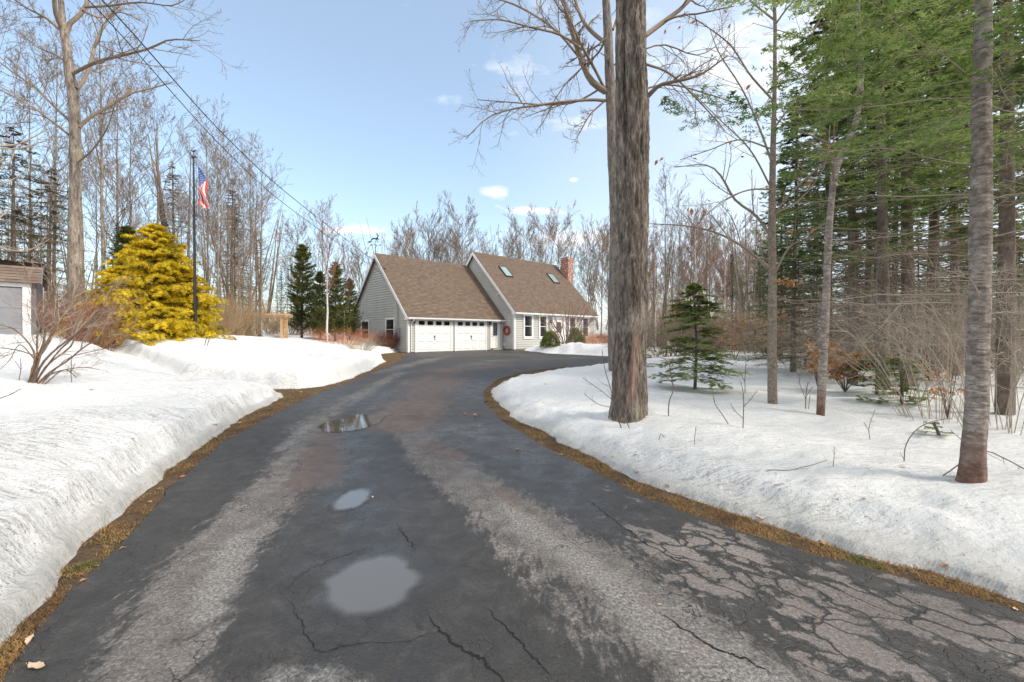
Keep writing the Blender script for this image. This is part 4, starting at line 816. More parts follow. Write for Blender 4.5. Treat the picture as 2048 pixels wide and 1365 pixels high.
# ------------------------------------------------------------------ overhead cables
c1 = [np.array(p) for p in ((-8.7, 29.2, 5.22), (-8.0, 16.4, 5.72), (-7.9, 11.86, 6.25), (-7.75, 8.0, 7.36), (-7.6, 4.6, 8.9))]
c1[0] = hw((-.17, sv, sz+.02)); c2 = [p.copy() for p in c1]; c2[0] = hw((-.10, sv-.06, sz+.40))
c1[1] = at(600, 432, 16.4); c1[2] = at(450, 300, 11.9); c1[3] = at(190, 14, 8.0); c1[4] = at(-40, -190, 6.0)
c2[1] = at(600, 408, 16.4); c2[2] = at(450, 272, 11.9); c2[3] = at(217, 14, 8.0); c2[4] = at(-10, -200, 6.0)
for c, r, l in ((c1, .010, 'lower of the two black overhead cables running to the garage gable'), (c2, .0125, 'upper of the two black overhead cables running to the garage gable')):
    P = catmull(c, 60); ob('overhead_cable', mkmesh('overhead_cable', [tubes(P, np.full(60, r), 6)], cable_m), label=l, cat='cable', group='overhead cables to the house')
# ------------------------------------------------------------------ pergola
pb = at(566, 670, 26.0); pg = ob('pergola', None, label='pale cedar arbour with slatted top standing behind the snow mound', cat='pergola', loc=(pb[0]+.1, 24.0, .25), rot=.18)
parts = [boxp(x-.045, y-.045, -.2, x+.045, y+.045, 1.95) for x in (-.95, .95) for y in (-.45, .45)]
for p in parts: ob('post', mkmesh('post', [p], cedar_m, smooth=False), pg)
for y in (-.45, .45): ob('beam', mkmesh('beam', [boxp(-1.25, y-.02, 1.84, 1.25, y+.02, 1.951)], cedar_m, smooth=False), pg)
for i in range(13): ob('rafter', mkmesh('rafter', [boxp(-1.15+i*.19, -.75, 1.952, -1.11+i*.19, .75, 2.04)], cedar_m, smooth=False), pg)
for x in (-.95, .95): ob('lattice', mkmesh('lattice', [boxp(x-.015, -.40, z, x+.015, .40, z+.03) for z in (.3, .65, 1.0, 1.35, 1.65)]+[boxp(x-.016, y-.012, .25, x+.014, y+.012, 1.8) for y in (-.2, 0, .2)], cedar_m, smooth=False), pg)
for x in (-1, 1):
    for y in (-.45, .45): ob('brace', mkmesh('brace', [frame_box((x*.9, y, 1.5), (x*.55, y, 1.84), .03, .05, (0, 1, 0))], cedar_m, smooth=False), pg)
# ------------------------------------------------------------------ shed, left edge
SX, SY = -13.27, 12.0; SA = math.atan2(.70, .71)
shed = ob('shed', None, label='small grey shed with white door frame and gambrel roof at the left edge', cat='shed', loc=(SX, SY, .2), rot=SA)
SH = 2.43; D_ = 2.5
ob('shed_wall', mkmesh('shed_wall', [boxp(-4.2, 0, 0, 0, D_, SH)]+[boxp(-4.2, -.012, i*.15, -2.6, -.001, i*.15+.145) for i in range(16)], grey_paint, smooth=False), shed)
V = [(x, y, z) for x in (-4.28, .10) for (y, z) in ((-.14, SH-.10), (.30, SH+.40), (D_/2, SH+.62), (D_-.30, SH+.40), (D_+.14, SH-.10))]
rows = []; rows_uv = []
def gam(y0, z0, y1, z1):
    L = math.hypot(y1-y0, z1-z0); n = int(L/.125)+1; out = []; ny, nz = -(z1-z0)/L, (y1-y0)/L
    if nz < 0: ny, nz = -ny, -nz
    for i in range(n):
        a, b = i*L/n, (i+1)*L/n
        for s_, t_ in ((a, .022), (b, .008)):
            for x in ((-4.28, .10) if s_ == a else (.10, -4.28)): rows.append((x, y0+(y1-y0)*s_/L+ny*t_, z0+(z1-z0)*s_/L+nz*t_)); rows_uv.append((x, s_+(.002 if s_ == a else -.002)))
for q in ((-.14, SH-.10, .30, SH+.40), (.30, SH+.40, D_/2, SH+.62), (D_+.14, SH-.10, D_-.30, SH+.40), (D_-.30, SH+.40, D_/2, SH+.62)): gam(*q)
n = len(rows)//4
ob('shed_roof', mkmesh('shed_roof', [(rows, [(4*i, 4*i+1, 4*i+2, 4*i+3) for i in range(n)]), (V, [(0, 5, 6, 1), (1, 6, 7, 2), (2, 7, 8, 3), (3, 8, 9, 4)])], shed_roof_m, smooth=False, uv=rows_uv+[(p[0], p[1]) for p in V]), shed)
ob('gable_panel', mkmesh('gable_panel', [([(0.001, 0, SH), (0.001, .30, SH+.36), (.001, D_/2, SH+.58), (.001, D_-.30, SH+.36), (.001, D_, SH)], [(0, 1, 2, 3, 4)])], grey_paint, smooth=False), shed)
ob('roof_trim', mkmesh('roof_trim', [frame_box((.10, -.14, SH-.13), (.10, .30, SH+.37), .03, .07), frame_box((.10, .30, SH+.37), (.10, D_/2, SH+.59), .03, .07)], grey_paint, smooth=False), shed)
ob('door_frame', mkmesh('door_frame', [boxp(-.26, -.035, 0, -.10, -.002, SH-.20), boxp(-2.9, -.035, 0, -2.7, -.002, SH-.22), boxp(-2.91, -.04, SH-.199, -.09, -.002, SH-.06)], white, smooth=False), shed)
ob('shed_door', mkmesh('shed_door', [boxp(-2.69, -.015, .55*i, -.27, -.003, .55*i+.54) for i in range(4)], shed_door_m, smooth=False), shed)
ob('corner_trim', mkmesh('corner_trim', [boxp(-.02, D_-.1, 0, .02, D_+.01, SH)], white, smooth=False), shed)

# ------------------------------------------------------------------ trees
def pxpath(L, Y, K=24, dy=None):
    """[(px, py, radius px), ...] at a real distance -> path and radii"""
    P = []
    for i, q in enumerate(L):
        y = Y+(dy[i] if dy is not None else 0); p = at(q[0], q[1], y); P.append([*p, q[2]*y/F*math.cos(math.atan((q[0]-1024)/F))])
    C = catmull(np.array(P), K); return C[:, :3], np.maximum(C[:, 3], .002)
def thick(P, R, S, amp, fr, seed, groove=True):
    v, f = tubes(P, R, S); K = len(P); v = v.reshape(K, S, 3); c = P[:, None]; d = v-c; r = np.linalg.norm(d, axis=2, keepdims=True)
    th = np.arange(S)/S*2*np.pi; arc = th[None]*R[:, None]; z = P[:, 2][:, None]
    cx_, cy_ = np.cos(th)[None]*R[:, None]*fr, np.sin(th)[None]*R[:, None]*fr
    n = 1-2*np.abs(fbm(cx_, cy_, z*fr*.16, 3, seed)); m = fbm(cx_*3, cy_*3, z*fr*.9, 2, seed+3); lo = fbm(cx_*.15, cy_*.15, z*.9, 2, seed+5)
    dd = amp*(n*.8+m*.35)+R[:, None]*.12*lo
    return (c+d*(1+(dd/np.maximum(R[:, None], 1e-3))[..., None])).reshape(-1, 3), f
def twiggy(limbs, rng, lv, sides=(5, 4, 3, 3)):
    """limbs: list of (P,R) resampled to equal K; lv: list of dict(spawn args)"""
    P = np.stack([catmull(p, 14) if len(p) != 14 else p for p, r in limbs]); R = np.stack([np.interp(np.linspace(0, 1, 14), np.linspace(0, 1, len(r)), r) for p, r in limbs])
    out = [tubes(P, R, 8)]; last = (P, R)
    for i, k in enumerate(lv):
        P, R = spawn(P, R, rng=rng, **k); out.append(tubes(P, R, sides[min(i, 3)])); last = (P, R)
    return out, last
def tree(name, label, cat, loc, trunk, crown, tm, cm, group=None):
    o = ob(name, None, label=label, cat=cat, group=group, loc=loc)
    ob('trunk', mkmesh('trunk', trunk, tm), o); ob('crown', mkmesh('crown', crown, cm), o); return o
def rel(parts, b): return [(np.asarray(p[0])-np.asarray(b), *p[1:]) for p in parts]

# --- big double maple by the drive
rng = np.random.default_rng(11)
base = place(1257, 832); YT = base[1]; WELLS_ = 0
P1, R1 = pxpath([(1254, 870, 52), (1256, 834, 38), (1258, 800, 33.5), (1259, 700, 30), (1267, 600, 27), (1268, 480, 26), (1273, 400, 23), (1276, 250, 20), (1272, 100, 19), (1271, -40, 18), (1262, -400, 17), (1275, -900, 12), (1290, -1500, 5)], YT, 330)
P2, R2 = pxpath([(1258, 560, 12), (1253, 470, 14), (1249, 400, 14.5), (1247, 300, 14), (1245, 180, 12.5), (1244, 80, 12), (1243, -40, 11), (1215, -400, 9), (1190, -900, 6), (1180, -1300, 3)], YT, 240, dy=[.0, .02, .08, .12, .14, .15, .15, .2, .3, .4])
trunk = [thick(P1, R1, 150, .017, 24, 1), thick(P2, R2, 80, .012, 28, 2)]
lb = []
def limb(L, Y, dy0, dy1, K=14):
    n = len(L); return pxpath(L, Y, K, dy=np.linspace(dy0, dy1, n))
lb.append(limb([(1290, 72, 5.5), (1330, 42, 5), (1375, 5, 4), (1420, -60, 3), (1480, -140, 2)], YT, 0, .3))
lb.append(limb([(1293, 196, 5), (1318, 172, 4.3), (1352, 163, 3.6), (1400, 150, 2.6), (1455, 112, 1.4)], YT, 0, -.2))
lb.append(limb([(1289, 128, 2.6), (1340, 148, 2.2), (1400, 205, 1.6), (1450, 262, 1)], YT, 0, .4))
for k in range(9):
    s_ = rng.choice([-1, 1]); y0 = -120-k*130; lb.append(limb([(1268, y0, 7), (1268+s_*90, y0-120, 5), (1268+s_*230, y0-280, 3), (1268+s_*360, y0-480, 1.4)], YT, 0, rng.normal()*.9))
cr, _ = twiggy(lb, rng, [dict(n=9, t0=.15, t1=1, lenf=.42, ang=42, K=7, up=.10, wig=.13, rf=.5, taper=.35, rmin=.0022), dict(n=6, t0=.15, t1=1, lenf=.5, ang=45, K=6, up=.12, wig=.16, rf=.6, taper=.5, rmin=.0016), dict(n=4, t0=.2, t1=1, lenf=.42, ang=45, K=4, up=.15, wig=.2, rf=.7, taper=.6, rmin=.0013)])
base[2] -= .03
tree('maple_tree', 'thick furrowed maple trunk with a bark wound, standing nearest the inside of the drive bend', 'tree', base, rel(trunk, base), rel(cr, base), [bark_maple], [twig_grey])
# wound: bare reddish wood low on the trunk
mt = bpy.data.objects[-1] if False else None
# --- second maple right behind
rng = np.random.default_rng(12)
b2 = place(1236, 742); b2y = min(max(b2[1], 9.0), 11.0); b2 = np.array([at(1232, 742, b2y)[0], b2y, H1(at(1232, 742, b2y)[0], b2y)-.05])
P1, R1 = pxpath([(1234, 770, 17), (1232, 742, 15), (1230, 640, 14), (1233, 500, 13.5), (1232, 400, 12.5), (1225, 280, 11), (1221, 190, 9.5), (1217, 90, 8), (1212, 0, 7.5), (1205, -120, 6.5), (1200, -350, 4), (1190, -600, 2)], b2y, 200)
trunk = [thick(P1, R1, 44, .009, 14, 7)]; lb = []
for L, a, b in (([(1211, 184, 6.5), (1185, 165, 6.5), (1168, 135, 6), (1148, 75, 5.2), (1132, 20, 4.2), (1118, -40, 3)], 0, -.8), ([(1208, 176, 3), (1190, 140, 3), (1165, 95, 2.6), (1140, 40, 2), (1112, -20, 1.2)], 0, -1.5),
    ([(1210, 202, 3.2), (1185, 200, 3.0), (1140, 203, 2.6), (1080, 210, 2.2), (1010, 222, 1.7), (970, 240, 1.3), (932, 278, .8)], 0, -1.2), ([(1195, 181, 2.0), (1150, 205, 1.8), (1090, 210, 1.6), (1020, 205, 1.2), (955, 200, .8)], 0, 1.2),
    ([(1210, 85, 4), (1190, 70, 4), (1168, 45, 3.6), (1152, 5, 3), (1140, -50, 2)], 0, .8), ([(1207, 88, 2.4), (1195, 108, 2.0), (1165, 135, 1.5), (1130, 170, 1), (1100, 215, .7)], 0, 1.4), ([(1165, 100, 2.4), (1120, 70, 2.2), (1060, 55, 1.8), (1000, 40, 1.3), (942, 43, .8)], -.5, -1.6),
    ([(1170, 130, 2.4), (1110, 60, 2.2), (1040, 15, 1.8), (985, -5, 1.2)], -.5, 1.2), ([(1212, 200, 2), (1180, 230, 1.6), (1160, 265, 1.2), (1148, 285, .7)], 0, -.6), ([(1226, 60, 2.5), (1260, -30, 2), (1330, -100, 1.4)], 0, 1.2), ([(1228, 130, 2.0), (1320, 90, 1.6), (1400, 110, 1.1), (1470, 60, .7)], 0, 1.6), ([(1228, 200, 2.2), (1330, 170, 1.8), (1420, 190, 1.3), (1480, 210, .7)], 0, 1.0), ([(1220, -100, 3), (1100, -190, 2), (1000, -220, 1.3)], 0, -.8), ([(1218, -200, 3), (1300, -320, 2), (1400, -400, 1)], 0, .8)):
    lb.append(limb(L, b2y, a, b))
cr, _ = twiggy(lb, rng, [dict(n=11, t0=.22, t1=1, lenf=.36, ang=40, K=7, up=-.05, wig=.14, rf=.5, taper=.4, rmin=.005), dict(n=6, t0=.15, t1=1, lenf=.5, ang=45, K=5, up=.05, wig=.18, rf=.6, taper=.55, rmin=.0032), dict(n=4, t0=.2, t1=1, lenf=.45, ang=50, K=4, up=.25, wig=.2, rf=.7, taper=.7, rmin=.0026)])
tree('maple_tree', 'slimmer grey maple right behind the thick furrowed maple, limbs reaching left', 'tree', b2, rel(trunk, b2), rel(cr, b2), [bark_maple2], [twig_grey])

# --- leafy bits
def leafcards(P, n, size, rng, droop=.6):
    """n leaves near random points of the paths; each leaf a folded pair of kites"""
    N, K, _ = P.shape; i = rng.integers(0, N, n); k = rng.integers(max(1, K//2), K, n); p = P[i, k]
    d = norm(rng.normal(size=(n, 3))*[1, 1, .6]-[0, 0, droop]); s = norm(np.cross(d, rng.normal(size=(n, 3)))); nn = np.cross(d, s); l = (size*(.6+.7*rng.random(n)))[:, None]
    a = p+d*l*.12; tip = a+d*l; m = a+d*l*.45-nn*l*.06; e1 = a+d*l*.42+s*l*.26+nn*l*.08; e2 = a+d*l*.42-s*l*.26+nn*l*.08
    V = np.stack([a, e1, tip, m, e2], 1).reshape(-1, 3); j = np.arange(n)[:, None]*5
    return V, np.concatenate([j+np.array([[0, 3, 2, 1]]), j+np.array([[0, 4, 2, 3]])])
# --- beech saplings, traced trunks
rng = np.random.default_rng(13)
b3 = place(1545, 808); Y3 = b3[1]
P1, R1 = pxpath([(1545, 830, 11), (1545, 805, 9.5), (1544, 700, 8.8), (1545, 560, 8.3), (1544, 430, 7.4), (1546, 300, 6), (1549, 180, 5), (1550, 60, 4), (1548, -60, 3.3), (1552, -300, 2)], Y3, 140)
lb = []
for L, a, b in (([(1538, 535, 4), (1518, 520, 3.4), (1480, 490, 2.8), (1430, 465, 2.2), (1370, 452, 1.6), (1300, 448, 1)], 0, -.5), ([(1540, 470, 3.6), (1510, 430, 3), (1470, 400, 2.6), (1440, 350, 2), (1410, 330, 1.3), (1350, 335, .7)], 0, .6), ([(1545, 330, 2.6), (1520, 260, 2), (1485, 180, 1.6), (1440, 110, 1.2), (1420, 60, .7)], 0, .5),
    ([(1545, 200, 2.4), (1500, 150, 2), (1460, 90, 1.5), (1400, 45, 1), (1370, 30, .6)], 0, -.3), ([(1548, 160, 2.4), (1600, 110, 2), (1640, 40, 1.5), (1680, -20, 1)], 0, .5), ([(1546, 260, 2.3), (1590, 200, 1.8), (1640, 130, 1.4), (1690, 20, .8)], 0, .3), ([(1548, 40, 2.3), (1510, 10, 1.8), (1480, -20, 1.2)], 0, .3),
    ([(1550, 50, 2.3), (1580, 10, 1.8), (1620, -30, 1.2)], 0, -.3), ([(1545, 440, 3), (1570, 400, 2.4), (1620, 350, 1.8), (1680, 300, 1)], 0, -.3), ([(1546, 380, 2.4), (1500, 380, 1.8), (1450, 400, 1.3), (1400, 440, .8)], 0, -.6), ([(1547, 300, 2.2), (1480, 280, 1.6), (1420, 300, 1.1), (1360, 320, .7)], 0, .6), ([(1550, 545, 3), (1575, 500, 2.4), (1600, 480, 1.8), (1660, 440, 1)], 0, .3), ([(1544, 380, 2.2), (1500, 300, 1.6), (1440, 240, 1.1), (1390, 190, .7)], 0, -.3), ([(1544, 430, 2.6), (1600, 400, 2), (1650, 330, 1.4), (1660, 250, .8)], 0, .5)): lb.append(limb(L, Y3, a, b))
cr, last = twiggy(lb, rng, [dict(n=7, t0=.2, t1=1, lenf=.42, ang=38, K=7, up=.12, wig=.10, rf=.5, taper=.4, rmin=.0024), dict(n=4, t0=.2, t1=1, lenf=.42, ang=42, K=5, up=.1, wig=.14, rf=.6, taper=.5, rmin=.0018)])
lv = leafcards(last[0], 70, .085, rng, 1.0)
cl = at(1568, 562, Y3); lv2 = leafcards(np.array([[at(1550, 562, Y3), at(1568, 560, Y3), at(1585, 560, Y3)]]), 13, .10, rng, .5)
o = tree('beech_tree', 'slim pale beech with a few clinging orange leaves, left of the bent slim tree', 'tree', b3, rel([thick(P1, R1, 24, .002, 20, 31)], b3), rel([(*c, 0) for c in cr]+[(*lv, 1), (*lv2, 1)], b3), [bark_sap], [twig_grey, fol_brown])
rng = np.random.default_rng(14)
b4 = place(1641, 831); Y4 = b4[1]
P1, R1 = pxpath([(1640, 850, 11), (1641, 828, 9), (1646, 720, 9), (1652, 600, 8.3), (1656, 500, 7.8), (1662, 410, 7.2), (1671, 345, 7), (1692, 290, 7), (1710, 250, 6.8), (1720, 190, 6.4), (1722, 130, 6), (1717, 40, 5), (1715, -60, 4), (1718, -300, 2)], Y4, 150)
lb = []
for k in range(12):
    t = .3+.65*rng.random(); i = int(t*149); p = P1[i]; s_ = rng.choice([-1, 1]); q = p.copy(); dd = np.array([s_*(.4+.5*rng.random()), rng.normal()*.6, .35+.3*rng.random()]); lb.append((np.array([p+dd*u*(1+.2*u) for u in np.linspace(0, 1.1, 14)]), np.linspace(.013, .003, 14)*(1.2-t*.5)))
cr, last = twiggy(lb, rng, [dict(n=7, t0=.2, t1=1, lenf=.42, ang=40, K=6, up=.1, wig=.13, rf=.5, taper=.4, rmin=.002), dict(n=4, t0=.2, t1=1, lenf=.45, ang=42, K=4, up=.1, wig=.16, rf=.6, taper=.5, rmin=.0015)])
tree('bare_tree', 'slim pale speckled tree bending right near its top, second trunk from the right edge', 'tree', b4, rel([thick(P1, R1, 24, .002, 20, 37)], b4), rel(cr, b4), [bark_fir], [twig_grey])

# --- conifers
def conifer(rng, H, zg, L0, nb, K=7, slope0=.12, droop=-.25, n2=12, l2=.36, n3=0, ln=.05, wd=.02, nper=7, dead=.8, shape=.8, up3=0, zlow=.4, limit=None, trunk=None, rb=.022, a2=52, up2=0, tip=.12, ntrunk_r=None, deadmix=0, azs=None, flat=.25):
    z = zlow+(H-zlow)*np.sort(rng.random(nb))**.92; az = np.arange(nb)*2.399+rng.random(nb)*.6 if azs is None else azs(nb)
    L = L0*np.clip((H-z)/max(H-zg, .1), 0, 1)**shape*(.5+.65*rng.random(nb)); isd = z < zg; L[isd] = L0*dead*(.5+.5*rng.random(isd.sum()))
    if limit is not None: L = np.minimum(L, limit(az, z))
    if trunk is None: T = np.zeros((nb, 3)); T[:, 2] = z
    else: T = np.stack([np.interp(z, trunk[:, 2], trunk[:, i]) for i in (0, 1)]+[z], -1)
    P = np.zeros((nb, K, 3)); P[:, 0] = T; st = L/(K-1)
    for k in range(1, K):
        t = k/(K-1); s_ = slope0+droop*math.sin(t*2.2)+tip*t*t; d = norm(np.stack([np.cos(az), np.sin(az), np.full(nb, s_)+.10*rng.normal(size=nb)], -1)); P[:, k] = P[:, k-1]+d*st[:, None]
    R = (rb*np.sqrt(L/L0).clip(.3, 1))[:, None]*np.linspace(1, .18, K)[None]
    wood = [tubes(P, R, 4)]; fol = []
    g = ~isd if not deadmix else ~(isd & (rng.random(nb) > deadmix))
    P2, R2 = spawn(P, R, n2, .18, 1, l2, a2, 5, up2, .07, rng, rf=.35, taper=.4, planar=(0, 0, 1), rmin=.0015, tpow=.62)
    gi = np.repeat(g, n2); wood.append(tubes(P2, R2, 3))
    if n3:
        P3, R3 = spawn(P2[gi], R2[gi], n3, .15, 1, .42, 48, 3, up3, .06, rng, rf=.6, taper=.6, planar=(0, 0, 1), rmin=.0012, tpow=.5)
        fol.append(needles(P3, nper, ln, wd, rng, flat=flat)); fol.append(needles(P2[gi], nper, ln, wd, rng, flat=flat))
    else: fol.append(needles(P2[gi], nper, ln, wd, rng, flat=flat))
    fol.append(needles(P[g][:, K//2:], nper, ln, wd, rng, flat=flat))
    P4, R4 = spawn(P2[~gi], R2[~gi], 3, .2, 1, .5, 45, 3, 0, .12, rng, rf=.6, taper=.5, rmin=.001) if (~gi).any() else (None, None)
    if P4 is not None: wood.append(tubes(P4, R4, 3))
    return wood, fol
def pack(wood, fol): return [(*w_, 0) for w_ in wood]+[(*f_, 1) for f_ in fol]
# near fir at right
rng = np.random.default_rng(21)
b5 = place(1943, 962); Y5 = b5[1]
P1, R1 = pxpath([(1936, 985, 40), (1942, 962, 32), (1947, 900, 26), (1953, 820, 24.5), (1957, 700, 23.5), (1960, 560, 23), (1962, 450, 23), (1963, 300, 22), (1965, 150, 20.5), (1968, 0, 19), (1972, -400, 13), (1978, -900, 9), (1980, -1500, 3)], Y5, 220)
tr = P1-b5; Hh = tr[-1, 2]
def lim(az, z):   # shorter towards the drive side so the boughs fill the place they have in the photo
    tow = np.clip(-np.sin(az), 0, 1); return 2.1-1.35*tow
wood, fol = conifer(rng, Hh, 2.15, 2.1, 120, K=8, droop=-.25, n2=14, l2=.36, n3=7, ln=.034, wd=.013, nper=6, dead=.62, zlow=1.0, limit=lim, trunk=tr, rb=.0055, slope0=.22)
o5 = tree('fir_tree', 'near fir with dark-banded pale trunk and reddish base, closest trunk to the right edge', 'tree', b5, rel([thick(P1, R1, 60, .004, 22, 41)], b5), pack(wood, fol), [bark_fir], [twig_pale, fol_fir])
# mid firs: three masters
M = {}
def cmaster(key, name, mats_, seed, H, tw, **k):
    rng = np.random.default_rng(seed); wood, fol = conifer(rng, H, trunk=None, **k); P = np.stack([.05*np.sin(np.linspace(0, 4, 12)+seed), .05*np.cos(np.linspace(0, 3, 12)), np.linspace(-.3, H, 12)], -1)
    o = ob(name, None, label='x', cat='tree'); ob('trunk', mkmesh('trunk', [thick(P, tw*np.linspace(1, .12, 12), 14, .008, 8, seed)], mats_[0]), o); ob('crown', mkmesh('crown', pack(wood, fol), [mats_[1], mats_[2]]), o)
    M[key] = [o, False]; return o
def use(key, label, loc, rot=0, s=1.0, group=None):
    m = M[key]
    if not m[1]:
        m[1] = True; o = m[0]; o['label'] = label; o.location = [float(a) for a in loc]; o.rotation_euler = (0, 0, rot); o.scale = (s, s, s) if isinstance(s, (int, float)) else s
        if group: o['group'] = group
        return o
    return copytree(m[0], label, loc, rot, s, group)
cmaster('firA', 'fir_tree', (bark_dark, twig_grey, fol_dark), 31, 13, .12, zg=2.6, L0=2.3, nb=165, n2=14, l2=.38, ln=.075, wd=.034, nper=9, dead=.75, zlow=.8, rb=.02)
cmaster('firB', 'fir_tree', (bark_dark, twig_grey, fol_fir), 32, 11, .11, zg=2.8, L0=2.2, nb=135, n2=14, l2=.38, n3=2, ln=.06, wd=.026, nper=6, dead=.8, zlow=.6, rb=.018)
cmaster('spruce', 'spruce_tree', (bark_dark, twig_dark, fol_dark), 33, 12, .12, zg=.5, L0=2.5, nb=260, n2=12, l2=.34, ln=.085, wd=.034, nper=6, dead=.8, zlow=.4, rb=.02, droop=-.35)
cmaster('bareSpruce', 'spruce_tree', (bark_dark, twig_dark, fol_dark), 34, 14, .11, zg=5.2, L0=2.1, nb=270, n2=10, l2=.40, ln=.075, wd=.03, nper=6, dead=.95, zlow=.5, rb=.014, deadmix=.10)
cmaster('arb', 'arborvitae_tree', (bark_dark, twig_dark, fol_arb), 35, 7.0, .10, zg=.4, L0=1.75, nb=230, n2=11, l2=.42, ln=.10, wd=.045, nper=6, zlow=.3, rb=.014, slope0=.75, droop=-.3, flat=.9, shape=.5, limit=lambda az, z: 1.9*(.4+.5*(1+fbm(np.cos(az)*1.3, np.sin(az)*1.3, z*.9, 2, 9))))
def gz(px, Y): x = (px-1024)/F*Y; return np.array([x, Y, H1(x, Y)-.05])
rng = np.random.default_rng(50)
# hand placed firs of the right wood: key, px, distance, scale, what it looks like
RW = [('firB', 1757, 7.6, .95, 'green fir with dark trunk standing behind the two slim pale trunks'),
      ('firB', 1700, 8.9, .85, 'green fir with boughs spreading over the slim bent tree, left of the dark-trunked fir'),
      ('firA', 1812, 8.6, 1.0, 'dark-trunked fir midway between the bent slim tree and the near banded trunk'),
      ('firB', 2010, 5.2, .85, 'green fir whose trunk rises just right of the near banded trunk'),
      ('spruce', 1590, 10.8, .60, 'dark green spruce filling the gap behind the slim beech'),
      ('firA', 1655, 11.5, .80, 'dark fir behind the bent slim tree'),
      ('firA', 1870, 9.5, 1.0, 'dark fir seen just left of the near banded trunk'),
      ('bareSpruce', 1905, 11.0, .9, 'dead-branched spruce behind the brush left of the near banded trunk'),
      ('bareSpruce', 1735, 12.5, .9, 'dead-branched spruce deep in the wood behind the orange beech bush'),
      ('bareSpruce', 1790, 14, .9, 'dead-branched spruce deep in the wood, right of the one behind the orange beech bush'),
      ('firA', 2120, 8.0, 1.0, 'dark fir half cut by the right edge of the picture'),
      ('spruce', 1960, 15, 1.0, 'dark spruce in deep shade behind the near banded trunk'),
      ('firA', 2090, 12.5, 1.0, 'dark fir deep in the wood at the right edge')]
for k, px, Y, s, l in RW: use(k, l, gz(px, Y), rng.random()*6.28, s, 'firs and spruces of the right-hand wood')
ordn = ['first', 'second', 'third', 'fourth', 'fifth', 'sixth', 'seventh', 'eighth', 'ninth', 'tenth', 'eleventh', 'twelfth', 'thirteenth', 'fourteenth', 'fifteenth', 'sixteenth', 'seventeenth', 'eighteenth', 'nineteenth', 'twentieth',
        'twenty-first', 'twenty-second', 'twenty-third', 'twenty-fourth', 'twenty-fifth', 'twenty-sixth', 'twenty-seventh', 'twenty-eighth', 'twenty-ninth', 'thirtieth']+['thirty-'+a for a in ('first', 'second', 'third', 'fourth', 'fifth', 'sixth', 'seventh', 'eighth', 'ninth')]+['fortieth']+['forty-'+a for a in ('first', 'second', 'third', 'fourth', 'fifth', 'sixth', 'seventh', 'eighth', 'ninth')]
def row(specs, lab, group):
    """specs (key, px, Y, scale), ordered from left to right and labelled by that order"""
    for i, (k, px, Y, s) in enumerate(sorted(specs, key=lambda q: q[1])): use(k, lab % ordn[i], gz(px, Y), rng.random()*6.28, s, group)
deep = [(rng.choice(['spruce', 'bareSpruce', 'spruce', 'spruce']), px+rng.normal()*14, Y, (.50 if Y < 20 else .58 if Y < 26 else .66)*(.8+.45*rng.random())) for Y, pxs in ((17, range(1600, 2300, 62)), (22, range(1560, 2250, 42)), (30, range(1500, 2200, 34))) for px in pxs]
row([d for d in deep if d[2] < 20], 'dark conifer just inside the right-hand wood, %s from its left end', 'conifers just inside the right-hand wood')
row([d for d in deep if 20 < d[2] < 26], 'dark conifer in the middle of the right-hand wood, %s from its left end', 'conifers in the middle of the right-hand wood')
row([d for d in deep if d[2] > 26], 'dark conifer at the back of the right-hand wood, %s from its left end', 'conifers at the back of the right-hand wood')
# small hemlock on the snow
def small_conifer(name, label, seed, base, H, zg, L0, mats_, cat='tree', **k):
    rng = np.random.default_rng(seed); wood, fol = conifer(rng, H, zg, L0, trunk=None, **k); P = np.stack([.03*np.sin(np.linspace(0, 4, 10)), 0*np.linspace(0, 4, 10), np.linspace(-.1, H, 10)], -1)
    return tree(name, label, cat, base, [tubes(P, .012+.02*H/2*np.linspace(1, .1, 10), 8)], pack(wood, fol), [mats_[0]], [mats_[1], mats_[2]])
bh = place(1389, 779)
small_conifer('young_hemlock', 'young feathery hemlock growing from the snow right of the thick maple', 61, bh, 1.8, .1, .85, (bark_dark, twig_dark, fol_hem), nb=125, n2=12, l2=.44, n3=6, ln=.032, wd=.012, nper=6, zlow=.12, rb=.004, shape=.5, slope0=.35, droop=-.35, tip=-.3, azs=lambda n: np.random.default_rng(5).random(n)*6.28)
bh = place(1800, 812); small_conifer('young_hemlock', 'low straggly hemlock seedling beside the orange-leaved beech bush', 62, bh, .7, .05, .55, (bark_dark, twig_dark, fol_hem), nb=26, n2=9, l2=.42, n3=3, ln=.034, wd=.017, nper=6, zlow=.05, rb=.005, shape=.5)
bh = place(1752, 790); small_conifer('young_hemlock', 'bushy green hemlock seedling touching the right side of the orange-leaved beech bush', 63, bh, 1.0, .05, .6, (bark_dark, twig_dark, fol_fir), nb=30, n2=9, l2=.42, n3=3, ln=.034, wd=.017, nper=6, zlow=.05, rb=.005, shape=.5)
bh = place(1872, 872); small_conifer('young_hemlock', 'tiny sprig of hemlock poking out of the snow left of the near banded trunk', 64, bh, .12, .0, .16, (bark_dark, twig_dark, fol_hem), nb=9, n2=7, l2=.45, ln=.018, wd=.009, nper=5, zlow=.02, rb=.003, shape=.4)
